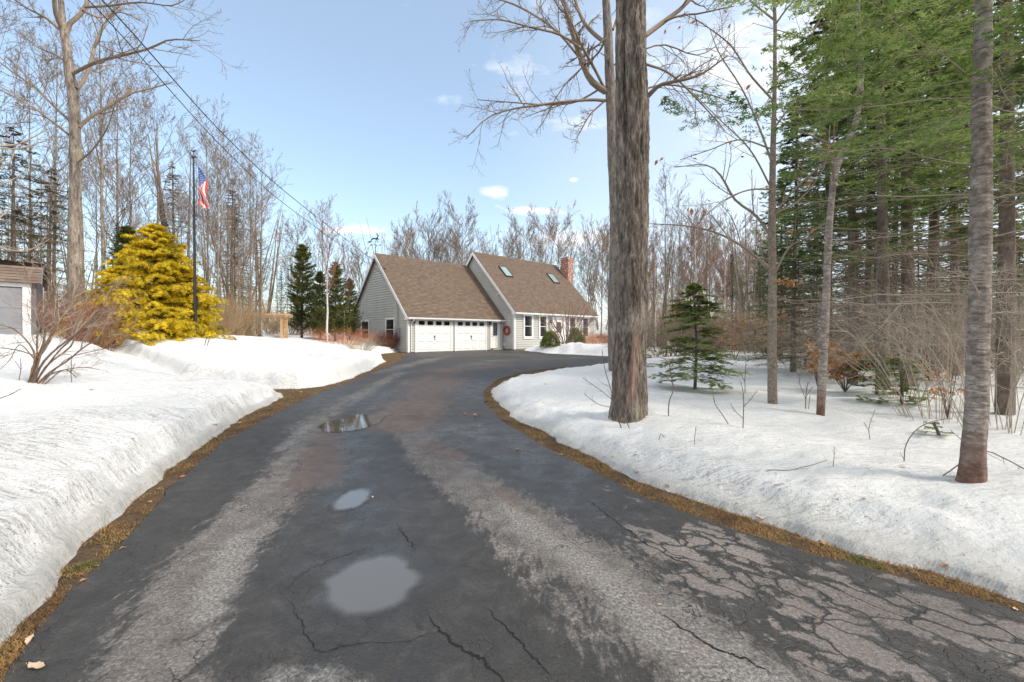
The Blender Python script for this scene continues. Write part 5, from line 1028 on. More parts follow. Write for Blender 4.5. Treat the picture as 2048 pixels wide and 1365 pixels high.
# golden cypress
yb = gz(312, 13.6); yb[2] -= .30; rng = np.random.default_rng(70)
def cypress():
    H = 3.85; wood, fol = conifer(rng, H, .3, 2.1, 230, K=7, slope0=.42, droop=-.30, n2=13, l2=.36, n3=4, ln=.075, wd=.02, nper=6, zlow=.15, rb=.02, shape=.58, up2=-1.2, tip=-.3, flat=.5, up3=-2.2, limit=lambda az, z: 2.25*(.42+.52*(1+fbm(np.cos(az)*1.4, np.sin(az)*1.4, z*1.5, 3, 71))))
    Pa = norm(rng.normal(size=(3, 3)))
    return wood, fol
wood, fol = cypress(); P = np.stack([0*np.linspace(0, 1, 10), 0*np.linspace(0, 1, 10), np.linspace(-.3, 3.9, 10)], -1)
tree('golden_cypress', 'bright yellow drooping conifer beside the flagpole', 'tree', yb, [tubes(P, .12*np.linspace(1, .1, 10), 8)], pack(wood, fol), [bark_dark], [twig_dark, fol_gold])
fol_goldrust = folmat('golden_and_rust_leaves', ((.30, .13, .03), (.58, .33, .03), (.80, .56, .04)), 1.3, .3)
for (px, Y, H_, L_, sd, fm, l) in ((378, 13.9, 2.5, 1.2, 72, fol_gold, 'lower yellow conifer behind the flagpole, right shoulder of the big yellow one'), (238, 13.0, 2.55, 1.4, 73, fol_gold, 'lower yellow conifer at the left shoulder of the big yellow one'), (196, 12.4, 1.6, 1.2, 71, fol_goldrust, 'low spreading orange-yellow conifer at the left foot of the yellow ones'), (330, 12.3, 1.15, 1.3, 74, fol_gold, 'lowest yellow conifer spreading over the snow in front of the big yellow one')):
    p = gz(px, Y); p[2] -= .25
    small_conifer('golden_cypress', l, sd, p, H_, .1, L_, (bark_dark, twig_dark, fm), nb=int(55*H_), n2=12, l2=.38, n3=3, ln=.07, wd=.021, nper=5, zlow=.1, rb=.012, shape=.5, slope0=.40, droop=-.35, up2=-1.2, up3=-2.0, tip=-.3, flat=.5)

# --- bare trees, masters
def bare(seed, H, r, nl, lenf, ang, up, lo=.3, levels=3, mats_=(bark_grey, twig_grey), twig=.006, name='bare_tree', lean=.25, n=(7, 6, 4), stems=1, spread=.0, key=None, wig=.10):
    rng = np.random.default_rng(seed); tr = []; L = []
    for s_ in range(stems):
        a = rng.random()*6.28; z = np.linspace(-.3, H*(1-.12*rng.random()*(s_ > 0)), 16); w_ = np.cumsum(rng.normal(size=(16, 2))*.05*lean*H/10, axis=0); sp_ = spread*(z/H)**.8 if spread else 0*z
        P = np.stack([w_[:, 0]+np.cos(a)*sp_+.12*(stems > 1)*np.cos(a), w_[:, 1]+np.sin(a)*sp_+.12*(stems > 1)*np.sin(a), z], -1); R = r*(.8+.3*rng.random())*(1-z.clip(0)/H*.93)**.9; R = np.maximum(R, .01); tr.append(thick(P, R, 12, .006, 8, seed+s_)); L.append((P, R))
    P = np.stack([p for p, _ in L]); R = np.stack([q for _, q in L])
    out = []; k = [dict(n=nl, t0=lo, t1=.98, lenf=lenf, ang=ang, K=9, up=up, wig=wig, rf=.45, taper=.2, rmin=twig*1.3, tpow=.55)]
    k += [dict(n=n[0], t0=.2, t1=1, lenf=.42, ang=38, K=6, up=up*.8, wig=wig*1.2, rf=.5, taper=.35, rmin=twig), dict(n=n[1], t0=.15, t1=1, lenf=.45, ang=38, K=4, up=up*.6, wig=wig*1.4, rf=.6, taper=.5, rmin=twig*.8), dict(n=n[2], t0=.2, t1=1, lenf=.45, ang=40, K=3, up=.2, wig=.15, rf=.7, taper=.6, rmin=twig*.7)]
    for i, kk in enumerate(k[:levels+1]): P, R = spawn(P, R, rng=rng, **kk); out.append(tubes(P, R, 5 if i == 0 else 3))
    o = ob(name, None, label='x', cat='tree'); ob('trunk', mkmesh('trunk', tr, mats_[0]), o); ob('crown', mkmesh('crown', out, mats_[1]), o); M[key] = [o, False]; return o
bare(101, 14, .10, 26, .36, 46, .55, lo=.28, key='b1', levels=3, n=(7, 6, 4), twig=.009)
bare(102, 13, .085, 30, .30, 38, .8, lo=.25, key='b2', levels=3, n=(7, 6, 4), twig=.009)
bare(103, 15, .095, 22, .34, 42, .7, lo=.40, key='b3', levels=3, n=(7, 6, 4), twig=.009)
bare(104, 11, .10, 14, .40, 34, .9, lo=.15, key='b4', levels=3, n=(7, 6, 3), twig=.007, stems=4, spread=1.6)
bare(105, 11, .06, 16, .36, 36, .8, lo=.25, key='vase', levels=3, n=(8, 6, 4), twig=.012, stems=5, spread=3.2, wig=.05)
bare(108, 11, .09, 34, .42, 40, .75, lo=.25, key='farb', levels=3, n=(9, 6, 4), twig=.012, wig=.05)
bare(106, 9.5, .075, 24, .34, 35, .8, lo=.35, key='birch', levels=3, n=(8, 6, 4), twig=.008, mats_=(bark_birch, twig_red), name='birch_tree', lean=.5)
bare(107, 12, .07, 34, .28, 45, .4, lo=.10, key='slim', levels=2, n=(7, 6, 4), twig=.009)
# big maple at left, traced
rng = np.random.default_rng(80); YL = 12.5
P1, R1 = pxpath([(152, 690, 20), (152, 640, 18), (152, 560, 16), (151, 450, 14.5), (151, 330, 12.5), (150, 240, 11.5), (146, 190, 11), (140, 150, 10), (132, 90, 9), (126, 50, 8), (122, 0, 6), (117, -80, 5), (112, -250, 3.5), (110, -500, 1.5)], YL, 200)
lb = []
for L, a, b in (([(130, 70, 6), (145, 40, 5.6), (170, 20, 5), (178, -30, 4.4), (190, -120, 3), (200, -250, 1.5)], 0, .8), ([(126, 60, 6), (112, 30, 5.5), (106, -30, 5), (90, -150, 3)], 0, -.8), ([(145, 148, 4.6), (170, 135, 4.4), (200, 122, 4), (250, 110, 3.2), (300, 97, 2.6), (340, 80, 1.9), (400, 82, 1)], 0, -1.2),
    ([(152, 178, 5), (165, 165, 4.5), (180, 130, 4), (192, 85, 3.4), (215, 40, 2.5), (235, 10, 1.6)], 0, 1.5), ([(158, 255, 4.6), (180, 235, 4.2), (220, 212, 3.6), (260, 188, 2.9), (300, 178, 2), (345, 165, 1)], 0, 1.0), ([(145, 248, 3.6), (110, 215, 3.2), (70, 175, 2.8), (30, 148, 2.3), (-20, 110, 1.6)], 0, .5), ([(140, 272, 3), (100, 240, 2.7), (50, 205, 2.3), (0, 180, 1.8), (-60, 150, 1)], 0, -1.3),
    ([(120, 60, 4), (90, 35, 3.4), (60, 20, 2.8), (30, 0, 2), (0, -30, 1.2)], 0, -.6), ([(170, 15, 3), (220, 12, 2.6), (280, 5, 2), (340, 12, 1.4), (370, 0, .8)], 0, -1.2), ([(165, 22, 3), (200, 35, 2.4), (240, 25, 1.8), (280, 40, 1.1)], 0, 1.2), ([(150, 330, 2.6), (185, 300, 2.2), (215, 255, 1.6), (235, 190, 1)], 0, -1), ([(140, 130, 2.6), (110, 110, 2.2), (75, 95, 1.6), (50, 75, 1)], 0, 1)): lb.append(limb(L, YL, a, b))
cr, _ = twiggy(lb, rng, [dict(n=10, t0=.2, t1=1, lenf=.40, ang=40, K=7, up=.25, wig=.13, rf=.5, taper=.4, rmin=.006), dict(n=6, t0=.15, t1=1, lenf=.5, ang=45, K=5, up=.2, wig=.16, rf=.6, taper=.5, rmin=.0045), dict(n=4, t0=.2, t1=1, lenf=.45, ang=45, K=4, up=.2, wig=.2, rf=.7, taper=.6, rmin=.0036)])
bb = P1[0].copy()
tree('maple_tree', 'largest bare maple on the left with thick forked limbs, behind the leafless shrub', 'tree', bb, rel([thick(P1, R1, 40, .012, 10, 87)], bb), rel(cr, bb), [bark_grey], [twig_grey])
# left wood
def near_list(L, group):
    for k, px, Y, s, l in L: use(k, l, gz(px, Y), rng.random()*6.28, s, group)
near_list([('b1', 318, 20, .80, 'bare tree with pale trunk rising behind the top of the yellow conifer'), ('b3', 205, 17, .85, 'bare tree standing just right of the big left maple'),
    ('b2', 60, 17, .82, 'bare tree rising behind the shed roof'), ('b3', 110, 21, .95, 'bare tree seen just left of the big left maple'), ('b2', 262, 24, 1.0, 'bare tree above the left shoulder of the yellow conifer'), ('b1', -60, 16, .9, 'bare tree leaning in at the left edge behind the shed'),
    ('b4', 372, 24, 1.05, 'many-stemmed bare tree directly behind the flag'), ('b3', 415, 23, .78, 'bare tree just right of the flagpole'), ('b2', 440, 21, .70, 'slender bare tree above the tan brush'), ('b2', 478, 22, .72, 'slender bare tree right of the flag, over the tan brush'), ('b3', 500, 24, .70, 'bare tree at the right side of the tall grey clump'), ('vase', 425, 24, .80, 'spreading many-stemmed bare tree just right of the flag'), ('vase', 490, 25, .78, 'spreading many-stemmed bare tree left of the pergola'), ('b4', 525, 27, .74, 'clumped bare tree above the left end of the pergola'), ('b1', 235, 19, .78, 'bare tree directly behind the left shoulder of the yellow conifer'), ('b1', 455, 26, .82, 'broad bare tree at the heart of the tall grey clump')], 'bare trees of the left wood')
cmaster('greyfir', 'spruce_tree', (bark_grey, twig_grey, fol_rust), 37, 10, .13, zg=1.5, L0=1.7, nb=230, n2=11, l2=.36, ln=.07, wd=.02, nper=3, dead=.75, zlow=.8, rb=.012, shape=.7)
near_list([('greyfir', 465, 24, .88, 'tall brown-grey half-dead spruce in the clump right of the flag'), ('greyfir', 345, 23, .92, 'brown-grey half-dead spruce behind the top of the flagpole'), ('greyfir', 520, 25, .62, 'smaller brown-grey spruce right of the tall grey clump'),
    ('spruce', 470, 27, .7, 'dark green spruce behind the tan brush'), ('spruce', 235, 19, .42, 'dark spruce showing left of the yellow conifer'), ('arb', 255, 17, .62, 'dark evergreen at the left shoulder of the yellow conifer')], 'evergreens of the left wood')
cmaster('hemL', 'hemlock_tree', (bark_grey, twig_red, folmat('olive_hemlock_needles', ((.09, .09, .03), (.17, .155, .05), (.27, .20, .08)), 1.0, .4)), 38, 11, .14, zg=2.2, L0=2.9, nb=105, n2=15, l2=.36, ln=.09, wd=.034, nper=7, dead=.6, zlow=1.2, rb=.018, shape=.6, droop=-.4)
near_list([('hemL', 28, 13.5, .60, 'olive hemlock spreading above the shed roof'), ('hemL', -70, 12.8, .66, 'olive hemlock cut by the left edge above the shed'), ('hemL', 100, 17, .60, 'thin hemlock behind the left maple')], 'hemlocks behind the shed')
near_list([('arb', 605, 27, .84, 'tallest dark green arborvitae behind the pergola'), ('arb', 640, 26, .60, 'dark green arborvitae between the tallest one and the white birch'), ('arb', 672, 27, .72, 'dark green arborvitae just right of the white birch'), ('arb', 700, 29, .60, 'dark green arborvitae nearest the garage gable')], 'arborvitae behind the pergola')
near_list([('birch', 655, 25, .78, 'white birch with red-brown crown in front of the arborvitae'), ('birch', 690, 28, .66, 'thinner white birch close to the garage gable')], 'white birches left of the garage')
# rows of bare trees further back, each labelled by its order from the left
def band(keys, px0, px1, n, Y0, Y1, s0, s1, jit=.4): return [(keys[int(rng.integers(len(keys)))], px0+(px1-px0)*(i+.5+jit*rng.normal())/n, Y0+(Y1-Y0)*rng.random(), s0+(s1-s0)*rng.random()) for i in range(n)]
row(band(['b1', 'b2', 'farb', 'vase'], 540, 760, 12, 32, 46, .58, .90), 'bare grey tree between the tan brush and the garage, %s from the left', 'bare trees left of the garage')
row(band(['vase', 'farb'], 790, 1115, 15, 46, 54, 1.05, 1.28), 'bare tree rising behind the house roofs, %s from the left', 'bare trees behind the house')
row(band(['farb', 'vase'], 740, 1130, 14, 58, 70, 1.1, 1.45), 'far bare tree behind the row at the house roofs, %s from the left', 'far bare trees behind the house')
row(band(['farb', 'b2', 'farb', 'vase'], 1150, 1540, 25, 46, 58, .95, 1.3), 'bare tree between the brick chimney and the dark spruce, %s from the left', 'bare trees right of the house')
row(band(['b4', 'slim', 'b2', 'birch'], 1235, 1560, 20, 18, 30, .42, .72), 'smaller bare tree in front of the trees right of the house, %s from the left', 'smaller bare trees right of the house')
row(band(['b2', 'b1', 'b3', 'vase', 'b4'], -200, 560, 30, 27, 42, .70, 1.05), 'bare tree at the back of the left wood, %s from the left', 'bare trees at the back of the left wood')
row(band(['slim', 'slim', 'b2'], -60, 560, 11, 17, 26, .5, .75), 'slim bare tree inside the left wood, %s from the left', 'slim bare trees inside the left wood')
row(band(['spruce', 'greyfir', 'spruce'], -250, 600, 14, 44, 58, .5, .75), 'dark conifer at the back of the left wood, %s from the left', 'conifers at the back of the left wood')
row(band(['arb', 'spruce', 'arb', 'hemL'], 1240, 1500, 10, 27, 42, .40, .55), 'low evergreen among the bare trees right of the house, %s from the left', 'low evergreens right of the house')

# ------------------------------------------------------------------ shrubs and brush
def shrub(seed, H, W, n, mats_, r=.008, n2=5, n3=4, up=.35, name='bare_shrub', key=None, curve=.5, wig=.06, ang=32, levels=2, base_r=.12, tight=1.0, arch=0):
    rng = np.random.default_rng(seed); a = rng.random(n)*6.28; q = np.sqrt(rng.random(n)); K = 9; t = np.linspace(0, 1, K)
    P = np.zeros((n, K, 3)); hh = H*(.65+.4*rng.random(n))*(1-.25*q*q)
    for k in range(K):
        s_ = t[k]; P[:, k, 0] = np.cos(a)*(base_r*q+W*q*s_**(1+curve)*tight); P[:, k, 1] = np.sin(a)*(base_r*q+W*q*s_**(1+curve)*tight); P[:, k, 2] = hh*(math.sin(s_*2.3) if arch else s_)-.05
    P[:, 1:] += np.cumsum(rng.normal(size=(n, K-1, 3))*wig*H/K, axis=1); R = r*(.7+.6*rng.random(n))[:, None]*np.linspace(1, .3, K)[None]
    out = [tubes(P, R, 5)]; A, B = P, R
    for lv_, nn in zip(range(levels), (n2, n3)): A, B = spawn(A, B, nn, .25, 1, .42, ang, 5, up, .10, rng, rf=.55, taper=.4, rmin=r*.18); out.append(tubes(A, B, 3))
    o = ob(name, None, label='x', cat='shrub'); ob('stems', mkmesh('stems', out[:1], mats_[0]), o); ob('twigs', mkmesh('twigs', out[1:], mats_[1]), o)
    if key: M[key] = [o, False]
    return o
# leafless shrub, left foreground, traced stems
rng = np.random.default_rng(90); bs = place(68, 766); YS = bs[1]; lb = []
for L in ([(60, 772, 4), (68, 730, 4.5), (95, 690, 4), (120, 640, 3.4), (150, 590, 2.6), (170, 540, 1.6)], [(66, 772, 4), (80, 735, 4), (105, 705, 3.6), (150, 670, 3), (190, 640, 2.3), (250, 610, 1.4)], [(72, 772, 4), (100, 745, 3.6), (135, 722, 3), (175, 690, 2.5), (225, 668, 1.8), (280, 645, 1)], [(60, 772, 4), (78, 712, 4), (90, 670, 3.5), (80, 620, 2.6), (60, 570, 1.8), (45, 520, 1)],
    [(56, 770, 3.6), (70, 720, 3.5), (60, 690, 3), (30, 660, 2.4), (0, 650, 1.8), (-40, 645, 1)], [(64, 770, 3.6), (85, 700, 3.4), (110, 655, 2.8), (115, 600, 2), (110, 545, 1.2)], [(76, 772, 3), (100, 750, 2.8), (130, 740, 2.2), (170, 735, 1.6), (200, 740, 1)], [(70, 770, 3.4), (95, 730, 3.2), (140, 695, 2.8), (155, 660, 2.2), (165, 620, 1.6), (200, 570, 1)],
    [(84, 768, 2.2), (110, 740, 1.8), (140, 715, 1.5), (200, 700, 1.2), (265, 690, .8)], [(80, 716, 2.6), (40, 702, 2.2), (0, 696, 1.8), (-50, 690, 1.2)], [(64, 765, 3.6), (74, 715, 3.4), (76, 665, 3), (100, 600, 2.2), (130, 540, 1.4)], [(90, 768, 2.2), (130, 740, 1.8), (160, 765, 1.2), (168, 790, .7)], [(74, 760, 3), (120, 700, 2.8), (170, 655, 2.2), (215, 600, 1.5), (230, 560, 1)], [(70, 720, 2), (40, 690, 1.7), (20, 720, 1.2), (0, 740, .7)]):
    lb.append(limb(L, YS, 0, rng.normal()*.55))
lb = [(p, r*.74) for p, r in lb]
cr, _ = twiggy(lb, rng, [dict(n=8, t0=.3, t1=1, lenf=.34, ang=42, K=6, up=.12, wig=.14, rf=.5, taper=.4, rmin=.0022), dict(n=5, t0=.15, t1=1, lenf=.5, ang=45, K=5, up=.12, wig=.16, rf=.6, taper=.5, rmin=.0016), dict(n=3, t0=.2, t1=1, lenf=.5, ang=45, K=3, up=.1, wig=.2, rf=.7, taper=.6, rmin=.0013)])
o = ob('bare_shrub', None, label='large leafless shrub fanning out of the snow in the left foreground', cat='shrub', loc=bs)
ob('stems', mkmesh('stems', rel(cr[:1], bs), nmat('brown_shrub_bark', [(.3, (.09, .052, .032)), (.7, (.24, .165, .11))], 14, rough=.8, bump=.3)), o); ob('twigs', mkmesh('twigs', rel(cr[1:3], bs), twig_pale), o); ob('twig_tips', mkmesh('twig_tips', rel(cr[3:], bs), twig_red), o)
# pale branches reaching in from the left edge
rng = np.random.default_rng(91); lb = []
for L in ([(-60, 290, 3.2), (0, 292, 2.8), (30, 290, 2.4), (60, 278, 1.8), (90, 262, 1)], [(-60, 300, 3), (0, 297, 2.6), (40, 298, 2), (80, 285, 1.5), (110, 275, .9)], [(-50, 345, 2.6), (0, 333, 2.3), (20, 325, 1.6), (30, 300, 1)], [(-60, 360, 2.2), (0, 368, 2), (30, 357, 1.4), (60, 335, .8)], [(-40, 470, 3), (0, 495, 2.8), (30, 502, 2.3), (60, 500, 1.8), (100, 478, 1)], [(-60, 440, 2.6), (-10, 440, 2), (15, 420, 1.4), (18, 410, .9)]): lb.append(limb(L, 5.2, 0, .4))
cr, _ = twiggy(lb, rng, [dict(n=6, t0=.2, t1=1, lenf=.32, ang=40, K=6, up=.05, wig=.12, rf=.5, taper=.4, rmin=.0024), dict(n=3, t0=.2, t1=1, lenf=.5, ang=45, K=4, up=.1, wig=.16, rf=.6, taper=.5, rmin=.0018)])
P = np.stack([np.full(10, -7.4), np.full(10, 5.2), np.linspace(0, 5.5, 10)], -1)
for p, r in lb: P = P
st = [tubes(np.stack([catmull([(-7.4, 5.2, p[0, 2]-.5), (-7.0, 5.2, p[0, 2]-.1), p[0]], 8) for p, r in lb]), np.full((len(lb), 8), .014), 5)]
bb = np.array([-7.4, 5.2, 0.]); tree('apple_tree', 'young tree off the left edge whose pale bare branches reach into the picture', 'tree', bb, rel([tubes(P, .06*np.linspace(1, .3, 10), 10)], bb), rel(cr+st, bb), [bark_grey], [twig_pale])
shrub(201, 1.5, .75, 240, (twig_maroon, twig_maroon), r=.012, key='maroon', n2=4, n3=2, base_r=.14, curve=0.0, up=.5)
g = hw((-.75, 1.3, 0)); use('maroon', 'dense dark red twiggy shrub at the corner of the garage wall', (g[0], g[1], 0), 0, 1.0)
shrub(202, 1.25, 1.3, 110, (twig_tan, twig_tan), r=.008, key='blond', n2=4, n3=3, base_r=.7, up=.25)
shrub(203, 2.6, 1.7, 130, (twig_tan, twig_tan), r=.010, key='tan', n2=6, n3=4, base_r=.5, curve=.4)
shrub(204, 1.35, 1.5, 170, (twig_orange, twig_orange), r=.008, key='orange', n2=4, n3=2, base_r=1.2, curve=0, up=.6)
shrub(205, 3.0, 1.9, 20, (twig_grey, twig_red), r=.032, key='witch', n2=7, n3=5, base_r=.15, curve=.1, ang=34, up=.15, wig=.10)
shrub(206, 1.7, 1.3, 70, (twig_red, twig_red), r=.008, key='red', n2=6, n3=5, base_r=.3, curve=.5)
shrub(207, 1.8, 1.9, 60, (twig_grey, twig_grey), r=.009, key='grey', n2=7, n3=5, base_r=.6, curve=.5, wig=.14)
shrub(208, 1.9, 2.6, 34, (twig_pale, twig_pale), r=.0055, key='pale', n2=9, n3=5, base_r=.5, curve=.1, wig=.22, up=.05, ang=42, arch=1)
def shr(key, px, Y, s, label, group=None): p = gz(px, Y); use(key, label, p, rng.random()*6.28, s, group)
shr('blond', 722, 21.5, .62, 'low straw-coloured twiggy shrub in front of the left garage window')
shr('pale', 742, 20.6, .38, 'pale tangled shrub poking from the snow beside the garage gable')
shr('orange', 686, 25.5, .85, 'orange-red twiggy bush left of the garage gable')
for i, (px, Y, s) in enumerate(((1200, 34, .85), (1230, 35, .8), (1180, 36, .8))): shr('orange', px+6, Y, s, 'orange twiggy hedge bush right of the house, %s from the house' % ordn[[1, 2, 0][i]], 'orange hedge right of the house')
for px, Y, s, l in ((462, 19.5, .92, 'tallest tan feathery bush right of the yellow conifer'), (440, 18, .62, 'tan feathery bush nearest the yellow conifer'), (496, 20.5, .72, 'tan feathery bush nearest the pergola'), (540, 30, .7, 'tan feathery bush just behind the left post of the pergola')): shr('tan', px, Y, s, l, 'tan feathery bushes right of the yellow conifer')
for px, Y, s, l in ((150, 10.5, .85, 'reddish twiggy bush in front of the foot of the left maple'), (205, 11.2, .62, 'smaller reddish twiggy bush left of the yellow conifer'), (120, 12.6, .9, 'reddish twiggy bush beside the shed corner')): shr('red', px, Y, s, l, 'reddish twiggy bushes by the shed')
g = gz(1133, 26.6); use('witch', 'tall bare branching shrub in front of the house windows', g, .6, 1.0)
def brush(key, px0, px1, n, Y0, Y1, s0, s1, lab, group):
    L = [(key if isinstance(key, str) else key[int(rng.integers(len(key)))], px0+(px1-px0)*(i+.5+.35*rng.normal())/n, Y0+(Y1-Y0)*rng.random(), s0+(s1-s0)*rng.random()) for i in range(n)]; row(L, lab, group)
brush('grey', 545, 760, 8, 31, 38, .9, 1.3, 'grey brush bush behind the pergola, %s from the left', 'grey brush behind the pergola')
brush(['grey', 'pale', 'grey'], -100, 400, 12, 17, 26, .9, 1.5, 'brush bush under the trees of the left wood, %s from the left', 'brush under the left wood')
brush(['red', 'grey', 'pale', 'tan'], 1250, 1560, 20, 18, 30, .9, 1.5, 'tangled brush bush right of the house, %s from the left', 'brush right of the house')
brush(['grey', 'pale'], 1560, 2300, 17, 9.5, 16, .6, 1.0, 'tangled bare brush under the right-hand firs, %s from the left', 'brush under the right-hand firs')
for px, Y, s, l in ((1880, 4.9, .62, 'dense tangle of pale twigs left of the near banded trunk'), (2010, 4.3, .62, 'dense tangle of pale twigs right of the near banded trunk'), (1800, 6.4, .6, 'tangle of pale twigs behind the hemlock seedlings')): 
    p = gz(px, Y); p[2] += .0; use('pale', l, p, rng.random()*6, (s, s, s*1.3), 'pale tangles by the near banded trunk')
# boxwoods
def boxwood(label, px, Y, R, Hh, seed):
    rng = np.random.default_rng(seed); n = 3200; d = norm(rng.normal(size=(n, 3))); d[:, 2] = np.abs(d[:, 2])*.98; lump = 1+.16*fbm(d[:, 0]*2.2+seed, d[:, 1]*2.2, d[:, 2]*2.2, 3, seed); r = lump*(1-.35*rng.random(n)**2)
    p = d*r[:, None]*[R, R, Hh]; P = np.stack([p, p+norm(d+.7*rng.normal(size=(n, 3)))*.05], 1); nd = needles(P, 6, .05, .03, rng, flat=.8)
    st = tubes(np.stack([np.zeros((24, 3)), p[:24]*.5, p[:24]*.9], 1), np.full((24, 3), .01), 4); g = gz(px, Y)
    o = ob('boxwood_shrub', None, label=label, cat='shrub', loc=g, group='round green shrubs in front of the house'); ob('stems', mkmesh('stems', [st], twig_dark), o); ob('foliage', mkmesh('foliage', [nd], fol_box), o)
boxwood('round bright green shrub left of the tall bare shrub by the house', 1101, 28.4, .62, 1.05, 5); boxwood('round green shrub half hidden behind the tall bare shrub by the house', 1152, 29.0, .60, 1.15, 6)
# orange beech bush
def leafbush(label, px, py, H, W, nst, nl, size, seed, mat_=fol_brown):
    rng = np.random.default_rng(seed); b = place(px, py); K = 7; a = rng.random(nst)*6.28; t = np.linspace(0, 1, K)
    P = np.stack([np.cos(a)[:, None]*W*t[None]*rng.random(nst)[:, None], np.sin(a)[:, None]*W*.7*t[None]*rng.random(nst)[:, None], H*(.6+.4*rng.random(nst))[:, None]*t[None]], -1); R = .007*np.linspace(1, .3, K)[None]*np.ones((nst, 1))
    P2, R2 = spawn(P, R, 7, .25, 1, .5, 50, 5, .05, .1, rng, rf=.5, taper=.5, rmin=.0015); lv = leafcards(P2, nl, size, rng, .7)
    o = ob('beech_bush', None, label=label, cat='shrub', loc=b); ob('stems', mkmesh('stems', [tubes(P, R, 5), tubes(P2, R2, 3)], twig_dark), o); ob('foliage', mkmesh('foliage', [lv], mat_), o)
leafbush('bush of curled orange beech leaves behind the slim bent tree', 1690, 785, .80, .62, 12, 620, .085, 1)
leafbush('small orange-leaved beech left of the slim bent tree', 1634, 772, .62, .22, 5, 130, .08, 2)
leafbush('thin beech shoot with a few tan leaves under the brush', 1895, 838, .70, .35, 5, 90, .06, 3)
for i, (px, Y, H_, l) in enumerate(((1560, 15, 1.9, 'tan-leaved young beech just behind the slim beech trunk'), (1470, 17, 1.6, 'tan-leaved young beech behind the young feathery hemlock'), (1610, 13, 2.6, 'tall tan-leaved young beech in the shade left of the bent slim tree'), (1510, 20, 2.2, 'tan-leaved young beech in the gap left of the slim beech trunk'), (1705, 13, 2.3, 'tan-leaved young beech deep behind the orange beech bush'), (1840, 12, 2.0, 'tan-leaved young beech in the shade left of the near banded trunk'))):
    rng = np.random.default_rng(300+i); p = gz(px, Y); K = 8; ns = 5; a = rng.random(ns)*6.28; t = np.linspace(0, 1, K); P = np.stack([np.cos(a)[:, None]*.5*t, np.sin(a)[:, None]*.5*t, H_*(.7+.3*rng.random(ns))[:, None]*t], -1); R = .012*np.linspace(1, .3, K)*np.ones((ns, 1))
    P2, R2 = spawn(P, R, 9, .2, 1, .55, 65, 6, .0, .08, rng, rf=.5, taper=.5, rmin=.003); P3, R3 = spawn(P2, R2, 5, .2, 1, .4, 40, 4, 0, .1, rng, rf=.6, rmin=.002)
    o = ob('beech_bush', None, label=l, cat='shrub', loc=p, group='tan-leaved young beeches at the wood edge'); ob('stems', mkmesh('stems', [tubes(P, R, 5), tubes(P2, R2, 3), tubes(P3, R3, 3)], twig_grey), o); ob('foliage', mkmesh('foliage', [leafcards(P3, 900, .09, rng, .3)], nmat('tan_beech_leaves', [(.3, (.42, .25, .13)), (.7, (.66, .46, .28))], 3, rough=.7, trans=.3)), o)
